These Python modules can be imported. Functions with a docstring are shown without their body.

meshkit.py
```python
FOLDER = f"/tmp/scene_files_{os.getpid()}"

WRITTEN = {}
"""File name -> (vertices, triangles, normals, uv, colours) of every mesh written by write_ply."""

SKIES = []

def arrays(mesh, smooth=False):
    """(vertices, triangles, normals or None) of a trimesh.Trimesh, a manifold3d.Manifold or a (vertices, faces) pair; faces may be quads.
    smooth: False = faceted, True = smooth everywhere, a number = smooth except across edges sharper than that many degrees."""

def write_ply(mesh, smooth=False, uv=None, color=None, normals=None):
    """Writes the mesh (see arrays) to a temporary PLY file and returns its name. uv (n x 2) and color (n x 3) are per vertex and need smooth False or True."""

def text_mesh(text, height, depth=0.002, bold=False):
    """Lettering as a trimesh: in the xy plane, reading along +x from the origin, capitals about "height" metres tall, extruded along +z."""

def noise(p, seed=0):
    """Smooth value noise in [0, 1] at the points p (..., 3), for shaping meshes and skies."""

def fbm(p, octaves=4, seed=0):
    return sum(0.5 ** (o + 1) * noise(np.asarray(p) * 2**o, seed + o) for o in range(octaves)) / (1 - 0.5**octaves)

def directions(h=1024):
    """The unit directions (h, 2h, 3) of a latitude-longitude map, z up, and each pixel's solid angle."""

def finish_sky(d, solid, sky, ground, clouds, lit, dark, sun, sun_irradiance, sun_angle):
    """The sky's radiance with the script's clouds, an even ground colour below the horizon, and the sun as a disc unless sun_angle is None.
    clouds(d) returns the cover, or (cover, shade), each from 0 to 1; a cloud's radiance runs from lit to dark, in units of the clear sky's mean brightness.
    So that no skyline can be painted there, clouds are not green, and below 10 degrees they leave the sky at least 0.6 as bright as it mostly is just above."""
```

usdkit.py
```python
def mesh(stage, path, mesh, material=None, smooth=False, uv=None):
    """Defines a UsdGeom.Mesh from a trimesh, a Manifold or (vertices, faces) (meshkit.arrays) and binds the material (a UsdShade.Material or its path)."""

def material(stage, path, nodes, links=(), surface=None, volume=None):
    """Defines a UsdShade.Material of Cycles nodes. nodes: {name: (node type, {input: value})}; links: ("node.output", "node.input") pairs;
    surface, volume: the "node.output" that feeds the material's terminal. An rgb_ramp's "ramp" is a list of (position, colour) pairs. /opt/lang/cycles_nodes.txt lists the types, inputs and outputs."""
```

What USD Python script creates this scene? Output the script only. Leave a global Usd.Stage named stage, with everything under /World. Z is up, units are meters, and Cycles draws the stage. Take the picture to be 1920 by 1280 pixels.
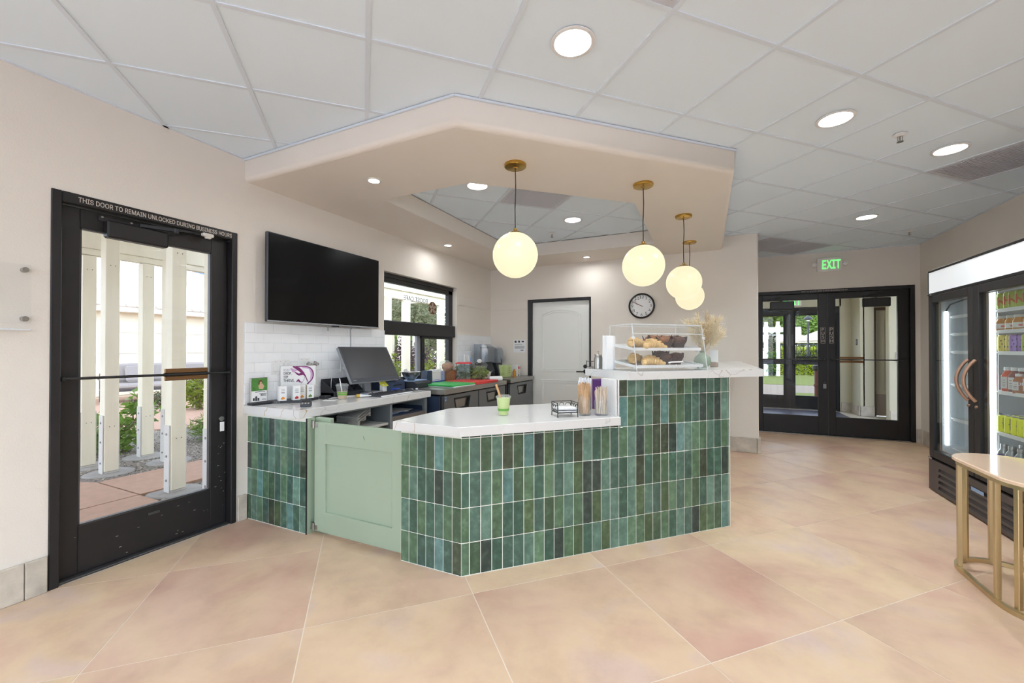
import math, random
import numpy as np, trimesh
from shapely.geometry import Polygon, box as sbox, LineString, Point
from shapely import affinity
import usdkit, meshkit
from pxr import Usd, UsdGeom, UsdLux, UsdShade, Sdf, Gf

stage = Usd.Stage.CreateInMemory()
UsdGeom.SetStageUpAxis(stage, 'Z')
UsdGeom.Xform.Define(stage, '/World')
rng = random.Random(7)
nrg = np.random.default_rng(7)

def S(r, g, b, k=1.0):
    f = lambda c: ((c / 255 + .055) / 1.055) ** 2.4 if c > 10 else c / 255 / 12.92
    return (f(r) * k, f(g) * k, f(b) * k)

# ---------------------------------------------------------------- camera, sky, sun, exposure
cam = UsdGeom.Camera.Define(stage, '/World/camera')
cam.AddTranslateOp().Set((0, 0, 1.28))
cam.AddRotateXYZOp().Set((90.45, 0, 25.238))
cam.CreateHorizontalApertureAttr(36.0)
cam.CreateVerticalApertureAttr(24.0)
cam.CreateFocalLengthAttr(14.551)
cam.CreateVerticalApertureOffsetAttr(.159)
cam.CreateExposureAttr(0.52)

SKY, SUN, LAMP = .28, 15.0, 250.0
sky = UsdLux.DomeLight.Define(stage, '/World/sky')
sky.CreateIntensityAttr(1.0)
sky_mat = usdkit.material(stage, '/World/Looks/sky', {
    's': ('sky_texture', {'sky_type': 'multiple_scattering', 'sun_disc': False, 'sun_elevation': .95, 'sun_rotation': 2.5, 'aerosol_density': 1.6}),
    'd': ('mix', {'fac': .5, 'color2': (9., 9., 9.)}),
    'b': ('background_shader', {'strength': SKY})}, [('s.color', 'd.color1'), ('d.color', 'b.color')], surface='b.background')
UsdShade.MaterialBindingAPI.Apply(sky.GetPrim()).Bind(sky_mat)
sun = UsdLux.DistantLight.Define(stage, '/World/sun')
sun.CreateIntensityAttr(SUN)
sun.CreateAngleAttr(.8)
sun.CreateColorAttr(Gf.Vec3f(1, .955, .88))
sd = np.array([.27, .69, -.70]); sd /= np.linalg.norm(sd)          # the way the sunlight travels
sun.AddRotateXYZOp().Set((math.degrees(math.acos(-sd[2])), 0, math.degrees(math.atan2(-sd[0], sd[1]))))

# ---------------------------------------------------------------- helpers
COUNT = {}
def numbered(parent, name):
    k = COUNT.get((parent, name), 0); COUNT[(parent, name)] = k + 1
    return f'{parent}/{name}' if k == 0 else f'{parent}/{name}_{k:03d}'

def meta(prim, label=None, cat=None, group=None, kind=None):
    for k, v in (('label', label), ('category', cat), ('group', group), ('kind', kind)):
        if v: prim.SetCustomDataByKey(k, v)

def arr(m):
    if hasattr(m, 'to_mesh'):
        q = m.to_mesh(); return np.array(q.vert_properties[:, :3], float), np.array(q.tri_verts)
    if isinstance(m, (tuple, list)):
        v, f = np.asarray(m[0], float), np.asarray(m[1], int)
        if f.shape[1] == 4: f = np.vstack([f[:, [0, 1, 2]], f[:, [0, 2, 3]]])
        return v, f
    return np.array(m.vertices, float), np.array(m.faces)

def cat_(*ms):
    V, F, n = [], [], 0
    for m in ms:
        v, f = arr(m); V.append(v); F.append(f + n); n += len(v)
    return np.vstack(V), np.vstack(F)

class Th:
    """A prim of the scene: parts are added in its own frame (w=True: given in world coordinates)."""
    def __init__(s, prim, loc=(0, 0, 0), rotz=0.0): s.prim, s.loc, s.rotz = prim, np.array(loc, float), rotz
    @property
    def path(s): return str(s.prim.GetPath())
    def part(s, name, mesh, mat, smooth=False, w=False, label=None, kind=None):
        v, f = arr(mesh)
        if w and (s.rotz or s.loc.any()):
            v = v - s.loc; c, q = math.cos(-s.rotz), math.sin(-s.rotz)
            v = np.stack([v[:, 0] * c - v[:, 1] * q, v[:, 0] * q + v[:, 1] * c, v[:, 2]], 1)
        p = usdkit.mesh(stage, numbered(s.path, name), (v, f), M(mat), smooth=smooth).GetPrim()
        meta(p, label, kind=kind)
        return Th(p, s.loc, s.rotz)

def T(name, label, cat, loc=(0, 0, 0), rotz=0.0, group=None, kind=None):
    x = UsdGeom.Xform.Define(stage, numbered('/World', name))
    x.AddTranslateOp().Set(tuple(float(c) for c in loc)); x.AddRotateZOp().Set(math.degrees(rotz))
    meta(x.GetPrim(), label, cat, group, kind)
    return Th(x.GetPrim(), loc, rotz)

def ST(name):                                                      # a piece of the setting that has parts
    x = UsdGeom.Xform.Define(stage, numbered('/World', name)); meta(x.GetPrim(), kind='structure'); return Th(x.GetPrim())

def struct(name, mesh, mat, smooth=False):
    p = usdkit.mesh(stage, numbered('/World', name), arr(mesh), M(mat), smooth=smooth).GetPrim()
    meta(p, kind='structure'); return Th(p)

def dup(t, loc, rotz, label, group=None):
    base = t.prim.GetName().rsplit('_', 1)
    base = base[0] if len(base) == 2 and base[1].isdigit() else t.prim.GetName()
    x = UsdGeom.Xform.Define(stage, numbered('/World', base)); p = x.GetPrim()
    p.GetReferences().AddInternalReference(t.prim.GetPath()); p.SetInstanceable(True)
    p.GetAttribute('xformOp:translate').Set(Gf.Vec3d(*map(float, loc))); p.GetAttribute('xformOp:rotateZ').Set(math.degrees(rotz))
    meta(p, label, None, group)
    return Th(p, loc, rotz)

# shapes
_bt = None
def bx(x0, x1, y0, y1, z0, z1, b=0.0):
    """A box, its edges chamfered by b."""
    global _bt
    if b <= 0:
        m = trimesh.creation.box(bounds=[[x0, y0, z0], [x1, y1, z1]]); return np.array(m.vertices), np.array(m.faces)
    if _bt is None:
        q = []
        for sx in (-1, 1):
            for sy in (-1, 1):
                for sz in (-1, 1):
                    for k in range(3):
                        ins = [1, 1, 1]; ins[k] = 0
                        q.append((sx, sy, sz, *ins))
        q = np.array(q, float); v = q[:, :3] * (1 - .2 * q[:, 3:])
        h = trimesh.convex.convex_hull(v)
        idx = [int(np.argmin(np.linalg.norm(v - p, axis=1))) for p in h.vertices]
        _bt = (q[idx], np.array(h.faces))
    q, f = _bt
    c = np.array([(x0 + x1) / 2, (y0 + y1) / 2, (z0 + z1) / 2]); h = np.array([x1 - x0, y1 - y0, z1 - z0]) / 2
    b = min(b, h.min() * .95)
    return c + q[:, :3] * (h - b * q[:, 3:]), f

def lathe(prof, n=28, c=(0, 0, 0)):
    prof = np.array(prof, float); a = np.arange(n) * 2 * np.pi / n; k = len(prof)
    v = np.stack([prof[:, None, 0] * np.cos(a), prof[:, None, 0] * np.sin(a), np.repeat(prof[:, 1:], n, 1)], -1).reshape(-1, 3) + np.array(c)
    i, j = np.meshgrid(np.arange(k - 1), np.arange(n), indexing='ij'); j2 = (j + 1) % n
    return v, np.stack([i * n + j, i * n + j2, (i + 1) * n + j2, (i + 1) * n + j], -1).reshape(-1, 4)

def cyl(r, z0, z1, n=24, c=(0, 0), b=0.0):
    b = b or min(r, abs(z1 - z0)) * .08
    return lathe([(0, z0), (r - b, z0), (r, z0 + b), (r, z1 - b), (r - b, z1), (0, z1)], n, (c[0], c[1], 0))

def tube(pts, r, n=8, closed=False, square=False):
    p = np.asarray(pts, float); m = len(p); r = np.broadcast_to(r, (m,))
    t = np.roll(p, -1, 0) - np.roll(p, 1, 0)
    if not closed: t[0] = p[1] - p[0]; t[-1] = p[-1] - p[-2]
    t /= np.linalg.norm(t, axis=1, keepdims=True) + 1e-12
    up = np.array([0, 0, 1.]) if abs(t[0, 2]) < .9 else np.array([1., 0, 0])
    V = []; a0 = None
    if square: ang = np.arange(4) * np.pi / 2 + np.pi / 4; r = r * 1.4142; n = 4
    else: ang = np.arange(n) * 2 * np.pi / n
    for i in range(m):
        a = np.cross(up, t[i]) if a0 is None else a0 - t[i] * (a0 @ t[i])
        a /= np.linalg.norm(a) + 1e-12; a0 = a; b = np.cross(t[i], a)
        V.append(p[i] + r[i] * (np.cos(ang)[:, None] * a + np.sin(ang)[:, None] * b))
    V = np.vstack(V); F = []
    for i in range(m if closed else m - 1):
        i2 = (i + 1) % m
        for j in range(n):
            j2 = (j + 1) % n; F.append((i * n + j, i * n + j2, i2 * n + j2, i2 * n + j))
    F = np.array(F); F = np.vstack([F[:, [0, 1, 2]], F[:, [0, 2, 3]]])
    if not closed:
        V = np.vstack([V, p[0], p[-1]]); k = len(V) - 2; e = (m - 1) * n
        F = np.vstack([F] + [[(k, (j + 1) % n, j)] for j in range(n)] + [[(k + 1, e + j, e + (j + 1) % n)] for j in range(n)])
    return V, F

def prism(poly, z0, z1):
    poly = poly if hasattr(poly, 'geom_type') else Polygon(poly)
    gs = [g for g in getattr(poly, 'geoms', [poly]) if g.geom_type == 'Polygon' and g.area > 1e-9]
    out = []
    for g in gs:
        m = trimesh.creation.extrude_polygon(g, z1 - z0, engine='earcut'); m.apply_translation([0, 0, z0]); out.append(m)
    return cat_(*out)

def bprism(poly, z0, z1, b):
    """A prism whose upper edge is chamfered (convex outlines)."""
    p = Polygon(poly) if not hasattr(poly, 'geom_type') else poly
    a = np.array(p.exterior.coords)[:-1]; i = np.array(p.buffer(-b, join_style=2).exterior.coords)[:-1]
    if len(i) != len(a): return prism(p, z0, z1)
    return trimesh.convex.convex_hull(np.vstack([np.c_[a, np.full(len(a), z0)], np.c_[a, np.full(len(a), z1 - b)], np.c_[i, np.full(len(i), z1)]]))

def place(mesh, o, xd, yd, sx=1.0):
    """Takes a mesh made in the xy plane to the plane through o spanned by xd and yd."""
    v, f = arr(mesh); xd, yd = np.array(xd, float), np.array(yd, float); xd /= np.linalg.norm(xd); yd /= np.linalg.norm(yd); zd = np.cross(xd, yd)
    return np.array(o, float) + v[:, :1] * sx * xd + v[:, 1:2] * yd + v[:, 2:] * zd, f

def mv(mesh, t=(0, 0, 0), rz=0.0, s=1.0, rx=0.0, ry=0.0):
    v, f = arr(mesh); v = v * np.array(s)
    R = trimesh.transformations.euler_matrix(rx, ry, rz)[:3, :3]
    return v @ R.T + np.array(t, float), f

def text(s, h, o, xd, yd=(0, 0, 1), sx=1.0, d=.001, bold=False, center=False):
    m = meshkit.text_mesh(s, h, d, bold); v, f = arr(m)
    if center: v[:, 0] -= (v[:, 0].min() + v[:, 0].max()) / 2
    return place((v, f), o, xd, yd, sx)

def wrap(mesh, R):
    """Bends flat lettering (xy plane) round a vertical cylinder of radius R, facing -y."""
    v, f = arr(mesh); a = v[:, 0] / R
    return np.stack([(R + v[:, 2]) * np.sin(a), -(R + v[:, 2]) * np.cos(a), v[:, 1]], 1), f

def hullp(p): return trimesh.convex.convex_hull(np.array(p, float))

def blob(c, r, seed=0, amp=.15, sub=2, fr=2.0):
    m = trimesh.creation.icosphere(sub, 1.0); v = np.array(m.vertices)
    n = meshkit.fbm(v * fr + seed * 7.3 + 50, 3, seed)
    return v * (1 + amp * (n[:, None] - .5) * 2) * np.array(r) + np.array(c), np.array(m.faces)

def leaves(n, sampler, size, seed, aspect=.45, up=.3):
    """n folded leaves at points from sampler(rng)."""
    g = np.random.default_rng(seed); P = sampler(g, n)
    d = g.normal(size=(n, 3)); d[:, 2] = np.abs(d[:, 2]) * up + d[:, 2] * .5; d /= np.linalg.norm(d, axis=1, keepdims=True)
    s = np.cross(d, g.normal(size=(n, 3))); s /= np.linalg.norm(s, axis=1, keepdims=True); nn = np.cross(d, s)
    L = size * (.6 + .8 * g.random((n, 1))); w = L * aspect
    v = np.stack([P, P + d * L * .5 + s * w * .5 + nn * w * .15, P + d * L, P + d * L * .5 - s * w * .5 + nn * w * .15], 1).reshape(-1, 3)
    i = np.arange(n)[:, None] * 4
    return v, np.vstack([i + [0, 1, 2], i + [0, 2, 3]])

def ell(c, r, hollow=.55):
    def f(g, n):
        d = g.normal(size=(n, 3)); d /= np.linalg.norm(d, axis=1, keepdims=True)
        k = (hollow + (1 - hollow) * g.random((n, 1)) ** .6) * (.8 + .4 * meshkit.noise(d * 3 + c[0], 3)[:, None])
        return np.array(c) + d * k * np.array(r)
    return f

def inbox(a, b):
    return lambda g, n: np.array(a) + g.random((n, 3)) * (np.array(b) - np.array(a))

# ---------------------------------------------------------------- materials
_M, SPEC = {}, {}
def M(name):
    if name not in _M: _M[name] = SPEC[name]('/World/Looks/' + name)
    return _M[name]

def pm(name, col, rough=.5, metal=0.0, var=0.0, vs=6.0, bump=0.0, bs=80.0, coat=0.0, rnd=0.0, spec=.5, trans=0.0, emit=None, es=0.0, det=3.0, stretch=None, alpha=1.0, ior=1.5, bd=.01, sheen=0.0, sss=0.0):
    """A principled material: var = cloudy tone variation, rnd = tone variation from object to object, bump = fine relief."""
    def make(path):
        nodes = {'p': ('principled_bsdf', {'base_color': col, 'roughness': rough, 'metallic': metal, 'specular_ior_level': spec, 'coat_weight': coat, 'transmission_weight': trans, 'alpha': alpha, 'ior': ior, 'sheen_weight': sheen})}
        L = []
        if emit: nodes['p'][1].update(emission_color=emit, emission_strength=es)
        if var or bump: nodes['g'] = ('geometry', {}); src = 'g.position'
        if stretch and (var or bump):
            nodes['mp'] = ('mapping', {'scale': stretch}); L.append(('g.position', 'mp.vector')); src = 'mp.vector'
        out = None
        if var:
            nodes['n'] = ('noise_texture', {'scale': vs, 'detail': det, 'roughness': .6}); L.append((src, 'n.vector'))
            c = np.array(col)
            nodes['r'] = ('rgb_ramp', {'ramp': [(.25, tuple(np.clip(c * (1 - var), 0, 1))), (.5, tuple(c)), (.75, tuple(np.clip(c * (1 + var), 0, 1)))]})
            L.append(('n.fac', 'r.fac')); out = 'r.color'
        if rnd:
            nodes['o'] = ('object_info', {}); nodes['m'] = ('map_range', {'from_min': 0., 'from_max': 1., 'to_min': 1 - rnd, 'to_max': 1 + rnd})
            nodes['h'] = ('hsv', {'hue': .5, 'saturation': 1., 'value': 1., 'fac': 1., 'color': col})
            L += [('o.random', 'm.value'), ('m.result', 'h.value')]
            if out: L.append((out, 'h.color'))
            out = 'h.color'
        if out: L.append((out, 'p.base_color'))
        if bump:
            nodes['bn'] = ('noise_texture', {'scale': bs, 'detail': 3.}); nodes['b'] = ('bump', {'strength': bump, 'distance': bd})
            L += [(src, 'bn.vector'), ('bn.fac', 'b.height'), ('b.normal', 'p.normal')]
        return usdkit.material(stage, path, nodes, L, surface='p.BSDF')
    SPEC[name] = make

def glass(name, tint=(1, 1, 1), ior=1.45, haze=0.0, rough=.0, gcol=(1, 1, 1)):
    """Thin clear pane: transparent, with a fresnel reflection."""
    def make(path):
        n = {'t': ('transparent_bsdf', {'color': tint}), 'g': ('glossy_bsdf', {'color': gcol, 'roughness': rough}), 'f': ('layer_weight', {'blend': .5}), 'pw': ('math', {'math_type': 'power', 'value2': 5.0}), 'ma': ('math', {'math_type': 'multiply_add', 'value2': .9, 'value3': ((ior - 1) / (ior + 1)) ** 2}), 'm': ('mix_closure', {})}
        L = [('f.facing', 'pw.value1'), ('pw.value', 'ma.value1'), ('ma.value', 'm.fac'), ('t.BSDF', 'm.closure1'), ('g.BSDF', 'm.closure2')]; s = 'm.closure'
        if haze:
            n['d'] = ('diffuse_bsdf', {'color': (.9, .9, .9)}); n['k'] = ('mix_closure', {'fac': haze})
            L += [('m.closure', 'k.closure1'), ('d.BSDF', 'k.closure2')]; s = 'k.closure'
        return usdkit.material(stage, path, n, L, surface=s)
    SPEC[name] = make

def leafm(name, col, tr=.35, rnd=.25):
    def make(path):
        n = {'g': ('geometry', {}), 'r': ('rgb_ramp', {'ramp': [(0., tuple(np.array(col) * (1 - rnd))), (1., tuple(np.array(col) * (1 + rnd)))]}), 'd': ('principled_bsdf', {'roughness': .5}),
             't': ('translucent_bsdf', {}), 'm': ('mix_closure', {'fac': tr})}
        return usdkit.material(stage, path, n, [('g.random_per_island', 'r.fac'), ('r.color', 'd.base_color'), ('r.color', 't.color'), ('d.BSDF', 'm.closure1'), ('t.BSDF', 'm.closure2')], surface='m.closure')
    SPEC[name] = make

def quartz(path):
    """White engineered stone with thin grey and gold veins."""
    n = {'g': ('geometry', {}), 'w': ('noise_texture', {'scale': 2.2, 'detail': 4.}), 'wm': ('vector_math', {'math_type': 'scale', 'scale': .55}), 'wa': ('vector_math', {'math_type': 'add'}),
         'v': ('voronoi_texture', {'feature': 'distance_to_edge', 'scale': 2.9}), 'r': ('rgb_ramp', {'ramp': [(0., (1, 1, 1)), (.005, (.7, .7, .7)), (.012, (0, 0, 0)), (1., (0, 0, 0))]}),
         'k': ('noise_texture', {'scale': 1.7, 'detail': 1.}), 'kr': ('rgb_ramp', {'ramp': [(.40, (.12, .12, .12)), (.56, (1, 1, 1))]}), 'mu': ('math', {'math_type': 'multiply'}),
         'vc': ('rgb_ramp', {'ramp': [(.48, S(186, 184, 182)), (.66, S(182, 146, 92))]}), 'c': ('mix', {'color1': S(219, 218, 216)}), 'p': ('principled_bsdf', {'roughness': .16, 'specular_ior_level': .5})}
    L = [('g.position', 'w.vector'), ('w.color', 'wm.vector1'), ('wm.vector', 'wa.vector1'), ('g.position', 'wa.vector2'), ('wa.vector', 'v.vector'), ('v.distance', 'r.fac'), ('g.position', 'k.vector'), ('k.fac', 'kr.fac'),
         ('r.color', 'mu.value1'), ('kr.color', 'mu.value2'), ('mu.value', 'c.fac'), ('k.fac', 'vc.fac'), ('vc.color', 'c.color2'), ('c.color', 'p.base_color')]
    return usdkit.material(stage, path, n, L, surface='p.BSDF')
SPEC['quartz'] = quartz

def terracotta(path):
    """Peach porcelain floor tile: clouds of ochre, rose and cream, each tile with a tone of its own."""
    n = {'g': ('geometry', {}), 'o': ('object_info', {}), 'of': ('vector_math', {'math_type': 'scale', 'vector1': (13., 31., 0.), 'scale': 1.}), 'ad': ('vector_math', {'math_type': 'add'}),
         'a': ('noise_texture', {'scale': 1.6, 'detail': 4., 'roughness': .55, 'distortion': .6}), 'b': ('noise_texture', {'scale': 3.1, 'detail': 6., 'roughness': .65}),
         'ra': ('rgb_ramp', {'ramp': [(.3, S(199, 161, 139)), (.44, S(209, 178, 151)), (.56, S(214, 186, 154)), (.7, S(209, 183, 168))]}),
         'rb': ('rgb_ramp', {'ramp': [(.3, (.86, .84, .84)), (.5, (1, 1, 1)), (.72, (1.08, 1.1, 1.12))]}), 'mm': ('mix', {'mix_type': 'multiply', 'fac': 1.}),
         'm': ('map_range', {'from_min': 0., 'from_max': 1., 'to_min': .97, 'to_max': 1.05}), 'm2': ('map_range', {'from_min': 0., 'from_max': 1., 'to_min': .493, 'to_max': .506}), 'h': ('hsv', {'saturation': 1.0}),
         'bn': ('noise_texture', {'scale': 40., 'detail': 4.}), 'bu': ('bump', {'strength': .12, 'distance': .004}), 'p': ('principled_bsdf', {'roughness': .42, 'specular_ior_level': .45})}
    L = [('o.random', 'of.scale'), ('of.vector', 'ad.vector1'), ('g.position', 'ad.vector2'), ('ad.vector', 'a.vector'), ('ad.vector', 'b.vector'), ('a.fac', 'ra.fac'), ('b.fac', 'rb.fac'), ('ra.color', 'mm.color1'), ('rb.color', 'mm.color2'),
         ('o.random', 'm.value'), ('o.random', 'm2.value'), ('m.result', 'h.value'), ('m2.result', 'h.hue'), ('mm.color', 'h.color'), ('h.color', 'p.base_color'), ('g.position', 'bn.vector'), ('bn.fac', 'bu.height'), ('bu.normal', 'p.normal')]
    n['h'][1]['fac'] = 1.0
    return usdkit.material(stage, path, n, L, surface='p.BSDF')
SPEC['terracotta'] = terracotta

pm('plaster', S(231, 223, 213), .7, bump=.35, bs=160, bd=.003, var=.015, vs=3)
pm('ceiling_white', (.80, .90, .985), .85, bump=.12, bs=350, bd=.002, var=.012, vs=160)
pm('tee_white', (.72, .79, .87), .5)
pm('vent_grey', S(206, 208, 216), .6)
pm('grout', S(222, 223, 214), .8)
pm('floor_grout', S(228, 214, 199), .8)
pm('travertine', S(198, 188, 174), .5, var=.30, vs=7, det=8, rnd=.05)
pm('subway_grout', S(222, 224, 226), .7); pm('subway', S(243, 244, 246), .12, bump=.04, bs=14, bd=.006, rnd=.015)
pm('black_paint', S(31, 29, 30), .42, bump=.06, bs=220, var=.08, vs=30, spec=.4)
pm('black', S(24, 24, 26), .4); pm('matte_black', S(20, 20, 22), .75); pm('screen', S(7, 7, 9), .22, spec=.2); pm('screen_grey', S(58, 58, 60), .3)
pm('black_plastic', S(38, 40, 46), .45); pm('dark_plastic', S(62, 66, 74), .5); pm('grey_plastic', S(150, 152, 156), .5); pm('white_plastic', S(232, 232, 232), .4)
pm('white_paint', S(232, 232, 232), .5); pm('offwhite', S(224, 220, 212), .6); pm('door_white', S(232, 233, 228), .45)
pm('sage', S(160, 176, 153), .45, var=.03, vs=3, bump=.03, bs=60)
pm('steel', S(168, 166, 162), .3, metal=1.0, bump=.03, bs=200, stretch=(1, 12, 1)); pm('steel_dark', S(124, 126, 129), .36, metal=.85, spec=.4); pm('chrome', S(225, 225, 228), .08, metal=1.0)
pm('charcoal_metal', S(74, 72, 72), .4, metal=.5); pm('cooler_black', S(46, 44, 45), .45, metal=.25); pm('cooler_grille', S(80, 74, 73), .45, metal=.2)
pm('brass', S(196, 158, 78), .22, metal=1.0); pm('soft_brass', S(206, 188, 150), .36, metal=1.0, bump=.02, bs=300)
pm('bronze', S(132, 96, 62), .35, metal=.6); pm('copper', S(176, 140, 118), .4, metal=.5)
pm('cord', S(52, 50, 50), .6); pm('pewter', S(170, 168, 164), .3, metal=1)
pm('peach_top', S(244, 214, 186), .1, coat=.5, var=.02, vs=4)
pm('cabinet_grey', S(120, 126, 130), .5); pm('cabinet_brown', S(104, 96, 90), .5); pm('shelf_white', S(206, 205, 200), .5)
pm('pulp', S(196, 194, 190), .9, bump=.4, bs=90); pm('plate', S(170, 170, 172), .4)
pm('paper', S(238, 238, 238), .7); pm('paper_bag', S(196, 160, 122), .75, var=.22, vs=30); pm('straw_tan', S(214, 198, 180), .7, rnd=.06); pm('straw_white', S(240, 240, 244), .6)
pm('letter_grey', S(190, 182, 174), .6); pm('ink', S(70, 70, 74), .7); pm('ink_light', S(140, 142, 148), .7)
pm('post_cream', S(233, 226, 205), .7, var=.05, vs=8, stretch=(1, 1, .15)); pm('bracket', S(206, 203, 198), .5); pm('bolt', S(150, 150, 152), .4, metal=.8)
pm('concrete_pink', S(172, 138, 116), .85, var=.08, vs=12, bump=.1, bs=80); pm('concrete_grey', S(150, 146, 140), .9, var=.1, vs=20)
pm('gravel', S(128, 120, 110), .95, var=.55, vs=34, bump=1.0, bs=40, bd=.03, det=5); pm('pebble', S(138, 130, 118), .9, rnd=.0); pm('pebble_dark', S(92, 88, 82), .9); pm('pebble_light', S(176, 166, 150), .9); pm('soil', S(96, 78, 62), .95, var=.2, vs=20)
pm('siding', S(236, 224, 200), .75, var=.03, vs=5); pm('fascia', S(246, 242, 232), .7); pm('roof_tile', S(214, 206, 196), .8, var=.1, vs=9); pm('blue_paint', S(104, 138, 170), .6)
pm('cushion', S(150, 142, 136), .9, bump=.2, bs=200); pm('bark', S(110, 90, 72), .9, var=.25, vs=14, bump=.5, bs=30)
pm('lawn', S(104, 114, 40), .95, var=.2, vs=30, bump=.8, bs=120, bd=.03); pm('path', S(118, 106, 90), .9, var=.06, vs=4); pm('pale_concrete', S(226, 226, 228), .9, var=.03, vs=3); pm('umbrella_cream', S(240, 222, 200), .8); pm('umbrella_white', S(246, 244, 240), .8)
pm('vest_wall', S(206, 200, 176), .75, bump=.1, bs=200); pm('vest_floor', S(206, 198, 182), .4); pm('mat_dark', S(70, 72, 88), .35, var=.2, vs=8); pm('brown_wood', S(96, 70, 54), .5); pm('dark_red', S(84, 40, 34), .4)
pm('globe', S(140, 130, 106), .25, emit=(1.0, .89, .60), es=.62); pm('lamp_lens', (1, 1, 1), .4, emit=(.90, .96, 1.0), es=LAMP); pm('lamp_small', (1, 1, 1), .4, emit=(.95, .98, 1.0), es=LAMP * .75); pm('lamp_inner', (1, 1, 1), .4, emit=(.92, .97, 1.0), es=LAMP * .5)
pm('lamp_dim', (1, 1, 1), .4, emit=(1.0, .95, .82), es=26.0); pm('reflector', S(245, 245, 245), .35); pm('exit_green', S(120, 235, 130), .4, emit=S(110, 240, 120), es=.85); pm('exit_face', S(238, 234, 228), .45)
pm('lightbox', S(214, 218, 222), .35, emit=(.95, .98, 1.0), es=.30); pm('led', (1, 1, 1), .3, emit=(.94, .98, 1.0), es=2.0); pm('cooler_white', S(236, 240, 244), .35)
pm('purple', S(88, 36, 112), .5); pm('plum_ink', S(120, 30, 100), .5); pm('plum_light', S(206, 168, 206), .6); pm('green_board', S(56, 172, 84), .45); pm('red_board', S(216, 66, 62), .45); pm('lid_red', S(214, 58, 60), .45); pm('blue', S(40, 70, 160), .5); pm('light_blue', S(150, 178, 214), .6); pm('navy', S(44, 58, 82), .5); pm('yellow_note', S(238, 232, 84), .7)
pm('wicker', S(146, 104, 70), .8, var=.3, vs=70); pm('bread_crust', S(170, 130, 100), .85, var=.2, vs=40)
pm('croissant', S(226, 188, 128), .6, var=.2, vs=26, bump=.3, bs=50); pm('muffin', S(98, 62, 44), .85, var=.35, vs=60, bump=.6, bs=70); pm('muffin_light', S(150, 98, 62), .85, var=.3, vs=60, bump=.6, bs=70); pm('wrapper', S(72, 52, 46), .8, var=.1, vs=20)
pm('vase_green', S(132, 150, 130), .12, coat=.4); pm('pampas', S(240, 226, 196), .9); pm('pampas_brown', S(216, 190, 150), .9); pm('taupe', S(168, 152, 140), .6)
pm('smoothie', S(196, 212, 130), .5); pm('tea', S(200, 172, 140), .5); pm('cup_green', S(110, 170, 70), .5); pm('kraft_straw', S(206, 160, 110), .7)
pm('can_green', S(178, 190, 84), .3, metal=.25); pm('can_red', S(206, 84, 52), .4); pm('can_lid', S(200, 202, 206), .25, metal=.9); pm('honey', S(190, 124, 22), .15, coat=.5); pm('honey_lid', S(196, 192, 184), .4); pm('can_yellow', S(238, 240, 40), .3); pm('can_gold', S(222, 206, 110), .3, metal=.3); pm('can_purple', S(168, 136, 200), .3, metal=.3); pm('juice_orange', S(212, 88, 58), .15, coat=.4); pm('juice_plum', S(142, 84, 76), .15, coat=.4); pm('juice_brown', S(168, 104, 60), .15, coat=.4); pm('bottle_silver', S(176, 180, 184), .25, metal=.8); pm('bottle_blue', S(36, 46, 140), .35)
pm('leaf_veg', S(92, 124, 84), .7, var=.4, vs=60); pm('leaf_veg2', S(122, 138, 64), .7, var=.45, vs=50); pm('tomato', S(206, 70, 56), .3); pm('amber', S(196, 130, 30), .3)
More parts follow.
